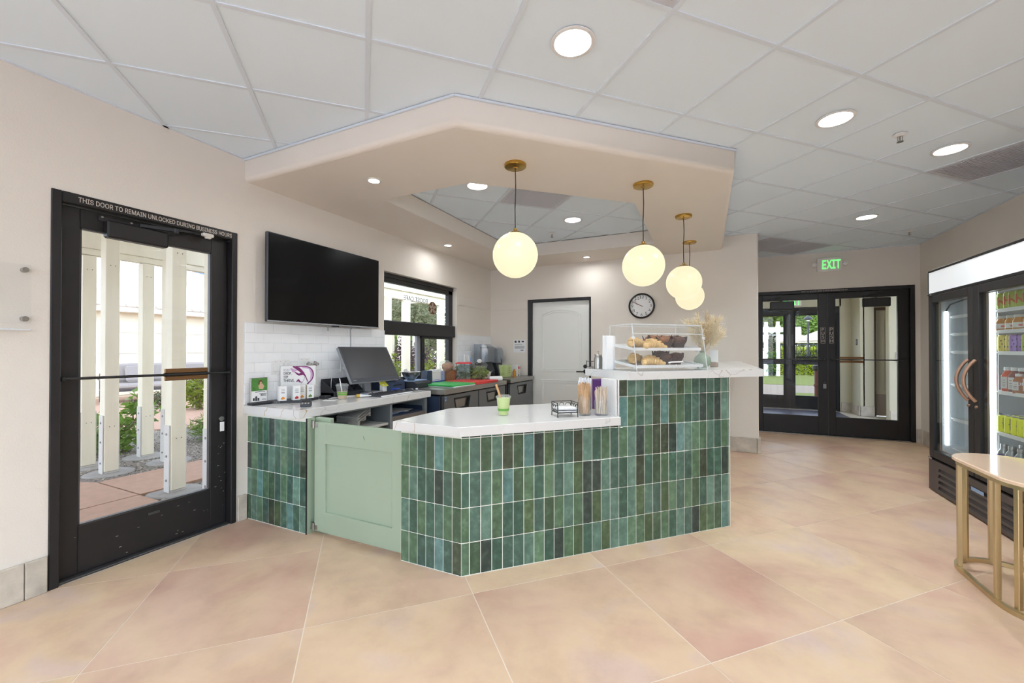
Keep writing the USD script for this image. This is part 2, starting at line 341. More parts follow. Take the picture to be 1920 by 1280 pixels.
pm('photo_green', S(78, 134, 60), .6, var=.3, vs=30); pm('skin_tone', S(206, 168, 140), .7); pm('hair_brown', S(100, 66, 46), .7); pm('fruit_red', S(200, 50, 50), .6); pm('fruit_orange', S(232, 150, 60), .6); pm('fruit_green', S(110, 150, 60), .6); pm('mustard', S(206, 168, 60), .6)
pm('cup_clear_white', S(226, 226, 224), .3)
glass('pane', ior=1.28); glass('pane_cool', (.93, .97, .98)); glass('acrylic', (.985, .99, .99), 1.28, haze=.02); glass('jar_glass', (.97, .98, .98), 1.35, haze=.03); glass('cup_plastic', (.96, .97, .96), 1.3, haze=.08); glass('tub_clear', (.98, .985, .98), 1.3, haze=.02); glass('cover_smoke', (.80, .84, .88), 1.5, haze=.08)
pm('acrylic_edge', S(240, 244, 246), .15, alpha=.55)
leafm('leaf_green', S(128, 160, 66)); leafm('leaf_lit', S(104, 124, 50)); leafm('leaf_bright', S(136, 150, 44), .45); leafm('leaf_dark', S(60, 80, 48)); leafm('leaf_olive', S(136, 138, 98), .3); leafm('leaf_purple', S(104, 78, 80), .2, .4); leafm('leaf_pink', S(170, 70, 90), .3); leafm('leaf_hedge', S(184, 198, 44), .4)
def greens():
    base = [(92, 136, 116), (76, 116, 100), (106, 150, 130), (70, 104, 74), (86, 126, 90), (58, 80, 72), (98, 140, 104), (72, 88, 66), (92, 146, 138), (64, 110, 90), (104, 152, 146), (80, 110, 70)]
    for i, c in enumerate(base):
        def make(path, c=c):
            n = {'g': ('geometry', {}), 'a': ('noise_texture', {'scale': 22., 'detail': 4., 'roughness': .6}), 'r': ('rgb_ramp', {'ramp': [(.3, S(*c, .56)), (.52, S(*c, .74)), (.72, S(min(c[0] + 18, 255), min(c[1] + 18, 255), min(c[2] + 16, 255), .80))]}),
                 'o': ('object_info', {}), 'm': ('map_range', {'from_min': 0., 'from_max': 1., 'to_min': .88, 'to_max': 1.12}), 'h': ('hsv', {'hue': .5, 'saturation': .82, 'fac': 1.}),
                 'bn': ('noise_texture', {'scale': 30., 'detail': 2.}), 'b': ('bump', {'strength': .25, 'distance': .006}), 'p': ('principled_bsdf', {'roughness': .14, 'specular_ior_level': .5})}
            L = [('g.position', 'a.vector'), ('a.fac', 'r.fac'), ('o.random', 'm.value'), ('m.result', 'h.value'), ('r.color', 'h.color'), ('h.color', 'p.base_color'), ('g.position', 'bn.vector'), ('bn.fac', 'b.height'), ('b.normal', 'p.normal')]
            return usdkit.material(stage, path, n, L, surface='p.BSDF')
        SPEC[f'green_{i}'] = make
greens()

# ---------------------------------------------------------------- the room
LX, BY, EX, EY, RX, CZ, RY, SZ = -3.165, 5.905, .575, 7.5, 2.64, 2.714, -4.2, 2.55
U, N = np.array([1, 1, 0]) / 2 ** .5, np.array([-1, 1, 0]) / 2 ** .5        # along and behind the slanted bar front
VV = np.array([-1, 1, 0]) / 2 ** .5
O45 = np.array([-1.254, 1.99, 0])
def C(u, b, z=0.0): return O45 + u * U + b * N + np.array([0, 0, z])
room = Polygon([(LX, RY), (RX, RY), (RX, EY), (EX, EY), (EX, BY), (LX, BY)])

floor = ST('floor')
floor.part('subfloor', prism(room.buffer(.02, join_style=2), -.08, -.0012), 'floor_grout')
t, g = .7971, .0026
for i in range(-10, 12):
    for j in range(-10, 12):
        a, b = -1.0504 + i * t, 2.9186 + j * t
        q = Polygon([tuple((p[0] * U + p[1] * VV)[:2]) for p in [(a + g, b + g), (a + t - g, b + g), (a + t - g, b + t - g), (a + g, b + t - g)]]).intersection(room)
        if q.area > .004 and q.geom_type == 'Polygon': floor.part('tile', prism(q, -.05, 0), 'terracotta')

# the dropped soffit over the bar: its outline, rounded lower edge and opening
so = [(LX, 1.965), (-1.285, 1.965), (.183, 3.375), (.183, BY)]
hole = [(-2.48, 2.71), (-1.645, 2.71), (-.565, 3.70), (-.565, 5.22), (-2.48, 5.22)]
def inset(path, d):
    p = np.array(path, float); out = []
    nrm = [np.array([-(b - a)[1], (b - a)[0]]) / np.linalg.norm(b - a) for a, b in zip(p[:-1], p[1:])]
    for k in range(len(p)):
        a, b = nrm[max(k - 1, 0)], nrm[min(k, len(nrm) - 1)]; m = a + b; m /= m @ a if k else 1.0
        if k == 0: m = a
        out.append(p[k] + d * m)
    return np.array(out)
rad = .035
prof = [(0, CZ)] + [(rad * (1 - math.cos(a)), SZ + rad * (1 - math.sin(a))) for a in np.linspace(0, np.pi / 2, 7)]
rows = [np.c_[inset(so, d), np.full(4, z)] for d, z in prof]
sv = np.vstack(rows); sf = np.array([(i * 4 + j, (i + 1) * 4 + j, (i + 1) * 4 + j + 1, i * 4 + j + 1) for i in range(len(prof) - 1) for j in range(3)])
under = Polygon([tuple(p) for p in inset(so, rad)] + [(LX, BY)]).difference(Polygon(hole))
solid = Polygon(so + [(LX, BY)]).difference(Polygon(hole))
soffit = ST('ceiling_soffit')
soffit.part('soffit_body', cat_((sv, sf[:, ::-1]), prism(under, SZ, SZ + .05), prism(Polygon([tuple(p) for p in inset(so, rad * 1.0)] + [(LX, BY)]).difference(Polygon(hole)), SZ + .05, CZ)), 'plaster', smooth=35)
soffit.part('edge_angle', cat_(*[tube([(*inset(so, -.008)[k], CZ - .004), (*inset(so, -.008)[k + 1], CZ - .004)], .006, square=True) for k in range(3)]), 'tee_white')

ceil = ST('ceiling')
ceil.part('deck', prism(room.buffer(.1, join_style=2), CZ + .075, CZ + .15), 'ceiling_white')
open_ = room.difference(solid)
c, w = .6096, .011
def cidx(x, y): return math.floor((np.array([x, y, 0]) @ U - 1.23541) / c), math.floor((np.array([x, y, 0]) @ VV - 1.41500) / c)
vents = {cidx(-.25, 1.75), cidx(1.84, 4.34), cidx(.72, 6.55), cidx(-1.45, 3.65), cidx(.95, 6.85)}
lamps = [(-.564, 1.864), (.729, 3.184), (1.584, 4.021), (1.571, 5.701), (-1.819, 3.146), (-1.343, 4.43), (-1.6, -.45), (1.2, -.3), (-2.0, -2.6), (.3, -2.4), (1.9, -2.5), (2.0, .6), (-2.3, -1.2), (-.4, -1.2), (1.0, -1.6), (-1.0, -3.3)]
near = Polygon([(LX, -.2), (RX, -.2), (RX, EY), (LX, EY)])
rest = []
for i in range(-14, 12):
    for j in range(-12, 16):
        a, b = 1.23541 + i * c, 1.41500 + j * c
        q = Polygon([tuple((p[0] * U + p[1] * VV)[:2]) for p in [(a + w, b + w), (a + c - w, b + w), (a + c - w, b + c - w), (a + w, b + c - w)]]).intersection(open_)
        for q in getattr(q, 'geoms', [q]):
            if q.geom_type != 'Polygon' or q.area < .003: continue
            for lx, ly in lamps:
                if q.distance(Point(lx, ly)) < .08: q = q.difference(Point(lx, ly).buffer(.088, 24))
            vent = (i, j) in vents
            if not near.intersects(q): rest.append(prism(q, CZ + .006, CZ + .02)); continue
            if vent:
                v = ceil.part('vent_panel', prism(q, CZ + .004, CZ + .02), 'vent_grey', label='grey perforated air return panel')
                m = q.buffer(-.03)
                bars = [LineString([tuple((p[0] * U + p[1] * VV)[:2]) for p in [(a, b + k * c / 44), (a + c, b + k * c / 44)]]).buffer(.003, cap_style=2).intersection(m) for k in range(1, 44)]
                bars = [z for z in bars if z.geom_type == 'Polygon' and z.area > 1e-5]
                if bars: v.part('grille_bars', cat_(*[prism(z, CZ + .0, CZ + .006) for z in bars]), 'vent_grey')
            else: ceil.part('ceiling_panel', prism(q, CZ + .006, CZ + .02), 'ceiling_white')
ceil.part('far_panels', cat_(*rest), 'ceiling_white', kind='stuff')
for d0, d1, off, n in ((U, VV, 1.23541, range(-14, 13)), (VV, U, 1.41500, range(-12, 17))):
    for i in n:
        a = off + i * c
        L = LineString([tuple((a * d0 + s * d1)[:2]) for s in (-12, 12)]).buffer(w, cap_style=2).intersection(open_)
        bars = [prism(z, CZ, CZ + .03) for z in getattr(L, 'geoms', [L]) if z.geom_type == 'Polygon' and z.area > 1e-4]
        if bars and d0 is VV: bars = [mv(m, (0, 0, .0008)) for m in bars]
        if bars: ceil.part('grid_bar', cat_(*bars), 'tee_white')
edge = room.difference(room.buffer(-.022, join_style=2))
ceil.part('wall_angle', prism(edge.difference(Polygon(so + [(LX, BY)])), CZ, CZ + .012), 'tee_white')

# walls
def wall_x(x0, x1, y0, y1, ops, z1=CZ + .1):
    out, y = [], y0
    for a, b, za, zb in ops:
        out += [bx(x0, x1, y, a, 0, z1), bx(x0, x1, a, b, zb, z1)] + ([bx(x0, x1, a, b, 0, za)] if za > 0 else []); y = b
    return cat_(*out, bx(x0, x1, y, y1, 0, z1))
def wall_y(y0, y1, x0, x1, ops, z1=CZ + .1):
    v, f = wall_x(y0, y1, x0, x1, ops, z1); return v[:, [1, 0, 2]], f[:, ::-1]
struct('wall_left', wall_x(LX - .17, LX, RY, BY + .15, [(.943, 1.911, 0, 2.142), (3.462, 4.91, .90, 2.135)]), 'plaster')
wb = wall_y(BY, BY + .15, LX, EX - .06, [(-2.51, -1.52, 0, 2.043)])
endp = Polygon([(EX - .06, BY)] + [(EX - .02 + .02 * math.sin(a), BY + .02 - .02 * math.cos(a)) for a in np.linspace(0, math.pi / 2, 7)] + [(EX, EY), (EX - .06, EY)])
struct('wall_back', cat_(wb, prism(endp, 0, CZ + .1)), 'plaster', smooth=40)
struct('wall_exit', wall_y(EY, EY + .16, EX - .2, RX + .15, [(.645, 2.585, 0, 2.168)]), 'plaster')
struct('wall_right', wall_x(RX, RX + .15, RY, EY + .16, [(-3.9, -2.1, .12, 2.62), (-1.9, -.7, .12, 2.62)]), 'plaster')
struct('wall_rear', wall_y(RY - .15, RY, LX - .17, RX + .15, [(-2.95, -1.15, .12, 2.62), (-.95, .75, .12, 2.62), (.95, 2.45, .12, 2.62)]), 'plaster')
def storefront(name, o, xd, w_, z0, z1):
    """A fixed shop window: frame and pane."""
    v = lambda *q: place(bx(*q), o, xd, (0, 0, 1))
    q = struct(name, cat_(v(0, w_, z0, z0 + .06, -.025, .025), v(0, w_, z1 - .06, z1, -.025, .025), v(0, .06, z0, z1, -.025, .025), v(w_ - .06, w_, z0, z1, -.025, .025)), 'black_paint')
    q.part('window_pane', v(.06, w_ - .06, z0 + .06, z1 - .06, -.003, .003), 'pane')
for k, (a, b) in enumerate([(-2.95, -1.15), (-.95, .75), (.95, 2.45)]): storefront('window_%d' % (k + 2), (a, RY - .08, 0), (1, 0, 0), b - a, .12, 2.62)
for k, (a, b) in enumerate([(-3.9, -2.1), (-1.9, -.7)]): storefront('window_%d' % (k + 5), (RX + .08, a, 0), (0, 1, 0), b - a, .12, 2.62)
struct('ground_forecourt', cat_(bx(-40, 40, -40, RY - .15, -.2, -.03), bx(RX + .15, 40, RY - .15, 10.6, -.2, -.03)), 'pale_concrete')
# travertine skirting, laid piece by piece
def skirting(name, segs, h=.188, d=.02):
    s = ST(name)
    for x0, x1, y0, y1 in segs: s.part('travertine_tile', bx(x0, x1, y0, y1, 0, h, .004), 'travertine')
ys = [RY + .002 + k * .4535 for k in range(12)]
skirting('baseboard_left', [(LX, LX + .02, a, min(a + .451, .938)) for a in np.arange(.858 - .4535 * 11, .9, .4535)] + [(LX, LX + .02, 1.917, 1.984)])
skirting('baseboard_back', [(.222, .55, BY - .02, BY), (.553, EX + .02, BY - .02, BY), (EX, EX + .02, BY + .002, BY + .45), (EX, EX + .02, BY + .453, BY + .9), (EX, EX + .02, BY + .903, EY)])
skirting('baseboard_right', [(2.592, RX, EY - .02, EY)] + [(RX - .02, RX, a, a + .447) for a in (5.15, 5.6, 6.05, 6.5, 6.95)])
# raised wall band in the corner behind the bar
struct('trim_1', bx(LX, LX + .008, 4.925, BY, 1.90, 2.035, .003), 'plaster')
struct('trim_2', bx(LX, -2.515, BY - .008, BY, 1.90, 2.035, .003), 'plaster')

# ---------------------------------------------------------------- the glazed side door on the left
X = LX - .05
d1 = ST('door_1')
d1.part('door_frame', cat_(bx(LX - .13, LX + .008, .943, .985, 0, 2.142, .004), bx(LX - .13, LX + .008, 1.872, 1.911, 0, 2.142, .004), bx(LX - .13, LX + .008, .985, 1.872, 2.085, 2.142, .004),
    bx(X - .06, X - .045, .985, 1.0, 0, 2.085), bx(X - .06, X - .045, 1.858, 1.872, 0, 2.085)), 'black_paint')
d1.part('threshold', bx(LX - .13, LX - .01, .985, 1.872, 0, .012, .004), 'charcoal_metal')
leaf = [bx(X - .045, X, .988, 1.075, .014, 2.08, .003), bx(X - .045, X, 1.763, 1.869, .014, 2.08, .003), bx(X - .045, X, 1.075, 1.763, .014, .281, .003), bx(X - .045, X, 1.075, 1.763, 1.971, 2.08, .003)]
lf = d1.part('door_leaf', cat_(*leaf), 'black_paint')
lf.part('glazing_bead', cat_(bx(X - .03, X - .004, 1.075, 1.083, .281, 1.971), bx(X - .03, X - .004, 1.755, 1.763, .281, 1.971), bx(X - .03, X - .004, 1.075, 1.763, .281, .289), bx(X - .03, X - .004, 1.075, 1.763, 1.963, 1.971)), 'charcoal_metal')
d1.part('window_pane', bx(X - .024, X - .018, 1.078, 1.76, .284, 1.968), 'pane')
cl = d1.part('door_closer', cat_(bx(X, X + .06, 1.172, 1.475, 1.935, 2.035, .008), bx(X, X + .008, 1.15, 1.36, 2.03, 2.062, .002)), 'black_paint')
cl.part('closer_arm', cat_(tube([(X + .045, 1.33, 2.045), (X + .09, 1.50, 2.052)], .009, square=True), tube([(X + .09, 1.50, 2.056), (X + .04, 1.62, 2.075)], .007, square=True), cyl(.016, 2.035, 2.062, 12, (X + .09, 1.5))), 'black_plastic')
cl.part('screw', cat_(*[mv(cyl(.006, 0, .006, 8), (X + .008, y, 2.055), ry=math.pi / 2) for y in (1.165, 1.3, 1.35)]), 'pewter')
rod = d1.part('push_bar', cat_(tube([(X + .055, 1.0, 1.118), (X + .055, 1.86, 1.112)], .008, 10), tube([(X, 1.0, 1.118), (X + .06, 1.0, 1.118)], .012, 8), tube([(X, 1.86, 1.112), (X + .06, 1.86, 1.112)], .012, 8)), 'black')
rod.part('paddle', cat_(bx(X + .038, X + .05, 1.462, 1.718, 1.123, 1.153, .004), bx(X + .038, X + .05, 1.462, 1.718, 1.075, 1.105, .004)), 'bronze')
rod.part('paddle_core', bx(X + .03, X + .047, 1.462, 1.718, 1.103, 1.125, .002), 'matte_black')
d1.part('lock', cat_(mv(cyl(.017, 0, .018, 16), (X, 1.83, .775), ry=math.pi / 2)), 'pewter').part('lock_tag', bx(X + .016, X + .02, 1.815, 1.845, .685, .752, .001), 'paper')
d1.part('door_sensor', cat_(bx(LX + .0, LX + .035, 1.665, 1.735, 2.062, 2.086, .006), bx(LX + .005, LX + .03, 1.685, 1.72, 2.05, 2.064, .004)), 'offwhite')
d1.part('lettering', text('THIS DOOR TO REMAIN UNLOCKED DURING BUSINESS HOURS', .0265, (LX + .0085, 1.045, 2.099), (0, 1, 0), sx=.735, bold=True, d=.0008), 'letter_grey')
gr = random.Random(3)
d1.part('paint_chips', cat_(*[bx(X - .0, X + .0006, y, y + gr.uniform(.002, .014), z, z + gr.uniform(.001, .003)) for y, z in [(gr.uniform(1.05, 1.85), gr.uniform(.03, .26)) for _ in range(15)] + [(gr.uniform(1.78, 1.86), gr.uniform(.2, .6)) for _ in range(14)]]), 'letter_grey', kind='stuff')
d1.part('floor_latch', bx(X, X + .006, 1.40, 1.46, .225, .24, .002), 'charcoal_metal')

# ---------------------------------------------------------------- the service window over the back counter
W = LX - .073
w1 = ST('window_1')
w1.part('window_frame', cat_(bx(W - .06, W, 3.462, 4.91, 2.035, 2.135, .004), bx(W - .06, W + .02, 3.462, 4.91, .90, .955, .004), bx(W - .06, W, 4.815, 4.91, .90, 2.135, .004), bx(W - .06, W, 3.462, 3.50, .90, 2.135, .004),
    bx(W - .05, W + .012, 3.462, 4.91, 2.085, 2.135, .003)), 'black')
w1.part('middle_rail', cat_(bx(W - .06, W + .05, 3.478, 4.905, 1.444, 1.602, .008), bx(W - .05, W + .02, 4.2, 4.88, 1.415, 1.445, .004)), 'black', label='deep black shutter box across the window')
w1.part('mullion', cat_(bx(W - .05, W + .004, 4.215, 4.262, .95, 1.45, .003), bx(W - .055, W - .01, 4.262, 4.285, .95, 1.45, .002)), 'black')
w1.part('sash_stile', bx(W - .06, W - .02, 4.15, 4.215, .95, 1.45, .003), 'grey_plastic')
w1.part('latch', cat_(bx(W, W + .03, 4.225, 4.255, 1.16, 1.23, .005), bx(W, W + .02, 4.225, 4.258, .985, 1.03, .004)), 'black_plastic')
w1.part('window_pane', bx(W - .034, W - .03, 3.5, 4.815, 1.60, 2.036), 'pane'); w1.part('window_pane', bx(W - .034, W - .03, 3.5, 4.82, .95, 1.45), 'pane')
w1.part('sill', bx(LX - .11, LX + .02, 3.462, 4.91, .86, .90, .004), 'charcoal_metal')
w1.part('window_lettering', text('BOOST CAFE', .052, (W - .028, 4.375, 1.872), (0, -1, 0), sx=1.05, d=.0008), 'ink', label='thin mirrored lettering on the glass')
w1.part('round_decal', cat_(mv(cyl(.084, 0, .002, 32), (W - .028, 4.475, 1.82), ry=math.pi / 2)), 'bronze', label='round brown sticker on the glass').part('petal', cat_(*[place(mv(cyl(1, 0, .001, 14), (0, .045, 0), s=(.018, .034, 1)), (W - .0255, 4.475, 1.82), (0, math.cos(a), math.sin(a)), (0, -math.sin(a), math.cos(a))) for a in np.arange(5) * 2 * np.pi / 5]), 'taupe')

# ---------------------------------------------------------------- the white door in the back wall
d2 = ST('door_2')
d2.part('door_frame', cat_(bx(-2.51, -2.445, BY - .012, BY + .10, 0, 2.043, .004), bx(-1.545, -1.52, BY - .012, BY + .10, 0, 2.043, .004), bx(-2.445, -1.545, BY - .012, BY + .10, 2.0, 2.043, .004)), 'black')
d2.part('door_leaf', bx(-2.445, -1.545, BY + .03, BY + .075, .005, 2.0, .003), 'door_white')
def arch(x0, x1, z0, z1, rise, n=14):
    p = [(x0, z0), (x1, z0)] + [(x0 + (x1 - x0) * (1 - k / n), z1 + rise * math.sin(math.pi * k / n) ** .8) for k in range(n + 1)]
    return p
def panel(x0, x1, z0, z1, rise, y):
    o = Polygon(arch(x0, x1, z0, z1, rise)); r = []
    for a, b, h in ((0, .012, .007), (.03, .042, .006)):
        v, f = prism(o.buffer(-a, join_style=1).difference(o.buffer(-b, join_style=1)), 0, h); r.append((np.stack([v[:, 0], y - v[:, 2], v[:, 1]], 1), f))
    return cat_(*r)
d2.part('panel_moulding', panel(-2.30, -1.67, .95, 1.80, .085, BY + .03), 'door_white'); d2.part('panel_moulding', panel(-2.30, -1.67, .2, .82, .0, BY + .03), 'door_white')
lv = d2.part('lever_handle', cat_(mv(cyl(.03, 0, .012, 20), (-1.61, BY + .03, .955), rx=math.pi / 2), tube([(-1.61, BY + .02, .955), (-1.61, BY - .03, .955), (-1.73, BY - .03, .953)], .009)), 'black')
d2.part('deadbolt', mv(cyl(.028, 0, .02, 20), (-1.61, BY + .03, 1.03), rx=math.pi / 2), 'black')
d2.part('hinge', bx(-2.452, -2.438, BY + .01, BY + .04, .9, .98), 'pewter')

# ---------------------------------------------------------------- the double exit doors
Y = EY + .03
d3 = ST('door_3')
d3.part('door_frame', cat_(bx(.645, .695, EY - .01, EY + .11, 0, 2.168, .004), bx(2.535, 2.585, EY - .01, EY + .11, 0, 2.168, .004), bx(.695, 2.535, EY - .01, EY + .11, 2.118, 2.168, .004)), 'black_paint')
d3.part('threshold', bx(.695, 2.535, EY - .02, EY + .11, 0, .013, .004), 'steel')
for x0, x1, g0, g1, cx in ((.70, 1.613, .79, 1.498, 1.04), (1.619, 2.532, 1.71, 2.412, 2.17)):
    lf = d3.part('door_leaf', cat_(bx(x0, g0, Y, Y + .045, .014, 2.115, .003), bx(g1, x1, Y, Y + .045, .014, 2.115, .003), bx(g0, g1, Y, Y + .045, .014, .283, .003), bx(g0, g1, Y, Y + .045, 2.025, 2.115, .003)), 'black_paint')
    lf.part('window_pane', bx(g0, g1, Y + .02, Y + .026, .283, 2.025), 'pane')
    cl = d3.part('door_closer', bx(cx - .155, cx + .155, Y - .055, Y, 1.885, 2.01, .008), 'black')
    cl.part('closer_arm', cat_(tube([(cx, Y - .04, 2.02), (cx - .16, Y - .1, 2.03)], .008, square=True), tube([(cx - .16, Y - .1, 2.035), (cx - .02, Y - .03, 2.075)], .007, square=True)), 'black_plastic')
    rod = d3.part('push_bar', cat_(tube([(x0 + .03, Y - .05, 1.128), (x1 - .03, Y - .05, 1.128)], .007, 8), tube([(x0 + .035, Y, 1.128), (x0 + .035, Y - .05, 1.128)], .01, 8), tube([(x1 - .035, Y, 1.128), (x1 - .035, Y - .05, 1.128)], .01, 8)), 'black')
    pc = (x0 + .13 if x0 > 1 else x1 - .40)
    rod.part('paddle', cat_(bx(pc, pc + .27, Y - .05, Y - .035, 1.14, 1.172, .004), bx(pc, pc + .27, Y - .05, Y - .035, 1.086, 1.117, .004)), 'bronze' if x0 > 1 else 'black_plastic')
    px = (1.525, 1.588) if x0 < 1 else (1.63, 1.688)
    d3.part('push_plate', bx(px[0], px[1], Y - .004, Y, 1.365, 1.61, .002), 'black').part('plate_lettering', cat_(*[text(ch, .042, ((px[0] + px[1]) / 2, Y - .0048, 1.553 - .057 * k), (1, 0, 0), center=True) for k, ch in enumerate('PUSH')],
        *[bx(a, b, Y - .005, Y - .004, z, zz) for a, b, z, zz in ((px[0] + .003, px[0] + .006, 1.368, 1.607), (px[1] - .006, px[1] - .003, 1.368, 1.607), (px[0] + .003, px[1] - .003, 1.368, 1.371), (px[0] + .003, px[1] - .003, 1.604, 1.607))]), 'letter_grey')
d3.part('lock', mv(cyl(.018, 0, .02, 16), (1.572, Y, .80), rx=math.pi / 2), 'black_plastic').part('lock_tag', bx(1.553, 1.591, Y - .02, Y - .014, .70, .77, .001), 'pewter')
d3.part('astragal', bx(1.612, 1.62, Y - .002, Y + .045, .02, 2.11), 'charcoal_metal')
d3.part('lettering', text('EXIT TO REMAIN OPEN DURING BUSINESS HOURS', .019, (1.29, EY - .0105, 2.135), (1, 0, 0), sx=.86, d=.0006), 'letter_grey')

# ---------------------------------------------------------------- wall and ceiling fittings
ex = T('exit_sign', 'white exit sign with glowing green letters above the double doors', 'exit sign', (1.627, EY, 2.524))
ex.part('housing', bx(-.15, .15, -.045, 0, -.10, .10, .006), 'exit_face')
ex.part('sign_lettering', text('EXIT', .125, (.02, -.0452, -.064), (1, 0, 0), sx=.56, bold=True, d=.002, center=True), 'exit_green')
for s in (-1, 1):
    h = ex.part('emergency_lamp', mv(lathe([(0, 0), (.026, .002), (.032, .02), (.028, .045), (0, .05)], 16), (s * .185, -.02, .0), rx=math.pi / 2), 'exit_face')
    h.part('lamp_arm', tube([(s * .145, -.02, .0), (s * .175, -.02, .01)], .008), 'exit_face')
ex.part('indicator', mv(lathe([(0, -.006), (.004, 0), (0, .006)], 8), (-.11, -.03, -.103)), 'white_plastic')

ck = T('wall_clock', 'round white wall clock with black rim showing ten to ten', 'clock', (-.811, BY, 1.875))
ck.part('rim', mv(lathe([(.155, .0), (.172, .0), (.176, .012), (.172, .034), (.160, .04), (.153, .032), (.151, .02)], 48), rx=math.pi / 2), 'black')
ck.part('dial', mv(cyl(.156, .006, .018, 48), rx=math.pi / 2), 'white_plastic')
ck.part('numerals', cat_(*[text(str(k), .040, (.122 * math.sin(k * math.pi / 6), -.0182, .122 * math.cos(k * math.pi / 6) - .02), (1, 0, 0), center=True, d=.0006) for k in range(1, 13)]), 'black_plastic')
ck.part('minute_marks', cat_(*[place(bx(-.0008, .0008, .144, .149, 0, .0006), (0, -.0182, 0), (math.cos(a), 0, math.sin(a)), (-math.sin(a), 0, math.cos(a))) for a in np.arange(60) * math.pi / 30]), 'ink_light', kind='stuff')
def hand(name, ang, L, wd, m, y, tail=.02):
    a = math.radians(90 - ang); ck.part(name, place(bx(-tail, L, -wd, wd, 0, .0015), (0, -y, 0), (math.cos(a), 0, math.sin(a)), (-math.sin(a), 0, math.cos(a))), m)
hand('hour_hand', 294, .085, .0035, 'black', .020); hand('minute_hand', 297.5, .128, .0025, 'black', .022); hand('second_hand', 296, .12, .0009, 'can_red', .024, .03)

tv = T('television', 'large black flat television mounted on the wall above the white tiles', 'television', (LX, 2.68, 1.495))
tv.part('tv_body', mv(bx(-.02, .012, -.60, .60, 0, .70, .004), (.085, 0, 0)), 'dark_plastic')
tv.part('tv_screen', mv(bx(.0, .0015, -.592, .592, .013, .693), (.0975, 0, 0)), 'screen')
tv.part('bottom_bezel', mv(bx(.0, .004, -.60, .60, 0, .012, .001), (.097, 0, 0)), 'grey_plastic')
tv.part('wall_bracket', bx(0, .07, -.25, .25, .2, .5, .004), 'charcoal_metal')
tv.part('sensor_bump', mv(bx(-.004, .01, -.04, .04, -.012, .002, .003), (.092, .05, 0)), 'black_plastic')
tv.part('tag', cat_(tube([(.085, -.02, 0), (.083, -.022, -.02)], .0015), bx(.082, .085, -.03, -.012, -.05, -.02, .001)), 'grey_plastic')
cb = T('cable', 'thin grey cable hanging down the tiles below the television', 'cable', (LX + .014, 2.98, 1.13))
cb.part('lead', tube([(.06, .13, .375), (.03, .08, .362), (.008, .02, .37), (.004, .0, .34), (.004, .003, .2), (.004, -.004, .1), (.006, .0, 0)], .004), 'grey_plastic')

ac = T('acrylic_panel', 'clear acrylic notice holder on steel standoffs beside the side door', 'sign holder', (LX, .60, 1.56))
ac.part('clear_sheet', bx(.02, .025, -.27, .268, -.15, .15, .001), 'acrylic')
for y in (-.24, .248):
    for z in (-.125, .125): ac.part('standoff', mv(cyl(.013, 0, .03, 18), (0, y, z), ry=math.pi / 2), 'pewter')
ac.part('lower_lip', bx(.006, .04, -.27, .268, -.185, -.176, .002), 'acrylic_edge')

# pendant lamps
def pendant(x, y, zc, r, label):
    t = T('pendant_lamp', label, 'pendant lamp', (x, y, SZ), 0, None)
    t.part('canopy', lathe([(0, 0), (.074, 0), (.076, -.006), (.074, -.018), (.068, -.022), (.018, -.024), (.012, -.03), (0, -.03)][::-1], 36), 'brass', smooth=40)
    t.part('cord', tube([(0, 0, -.025), (.003, 0, -.15), (-.002, .001, -.3), (0, 0, zc - SZ + r + .01)], .0038, 8), 'cord', smooth=60)
    t.part('collar', mv(lathe([(0, .03), (.012, .028), (.012, .012), (.03, .006), (.05, -.004), (.06, -.014)][::-1], 24), (0, 0, zc - SZ + r)), 'brass', smooth=40)
    a = np.linspace(-np.pi / 2, np.pi / 2 - .36, 22)
    g_ = t.part('globe_shade', mv(lathe([(r * math.cos(q), r * math.sin(q)) for q in a], 48), (0, 0, zc - SZ)), 'globe', smooth=True)
    return t
pendant(-1.189, 2.575, 1.925, .155, 'globe pendant lamp nearest the camera, over the low white counter')
pendant(-.441, 3.303, 1.922, .158, 'globe pendant lamp over the pastry case, right of the clock')
pendant(-.198, 4.248, 1.912, .160, 'globe pendant lamp between the pastry case and the last globe')
pendant(-.184, 5.312, 1.905, .160, 'farthest globe pendant lamp, half hidden behind another globe')

LN = ['large round downlight in the ceiling straight above the bar front', 'round ceiling downlight right of the soffit corner', 'round ceiling downlight beside the grey air panel at right', 'small far ceiling downlight before the exit doors',
      'round downlight within the soffit opening, left of the first pendant cord', 'round downlight deep within the soffit opening between two globe lamps'] + ['round ceiling downlight outside the picture, ' + q for q in ('left of the camera near the side door wall', 'right of the camera before the shop windows', 'far behind the camera in the left corner', 'far behind the camera by the middle rear window', 'far behind the camera in the right corner', 'right of the side table near the cooler wall', 'behind the camera along the left wall', 'straight behind the camera', 'behind the camera toward the right windows', 'behind the camera before the left rear window')]
for k, (x, y) in enumerate(lamps):
    t = T('ceiling_downlight', LN[k], 'downlight', (x, y, CZ))
    t.part('trim_ring', lathe([(.084, .004), (.103, .002), (.104, -.002), (.098, -.005), (.086, -.004), (.084, .0)], 40), 'white_plastic', smooth=40)
    t.part('reflector', lathe([(.086, .0), (.083, .03), (.080, .06), (.083, .062)], 40), 'reflector', smooth=40)
    t.part('lens', lathe([(0, .055), (.05, .055), (.081, .058)], 40), 'lamp_inner' if k in (4, 5) else 'lamp_lens')
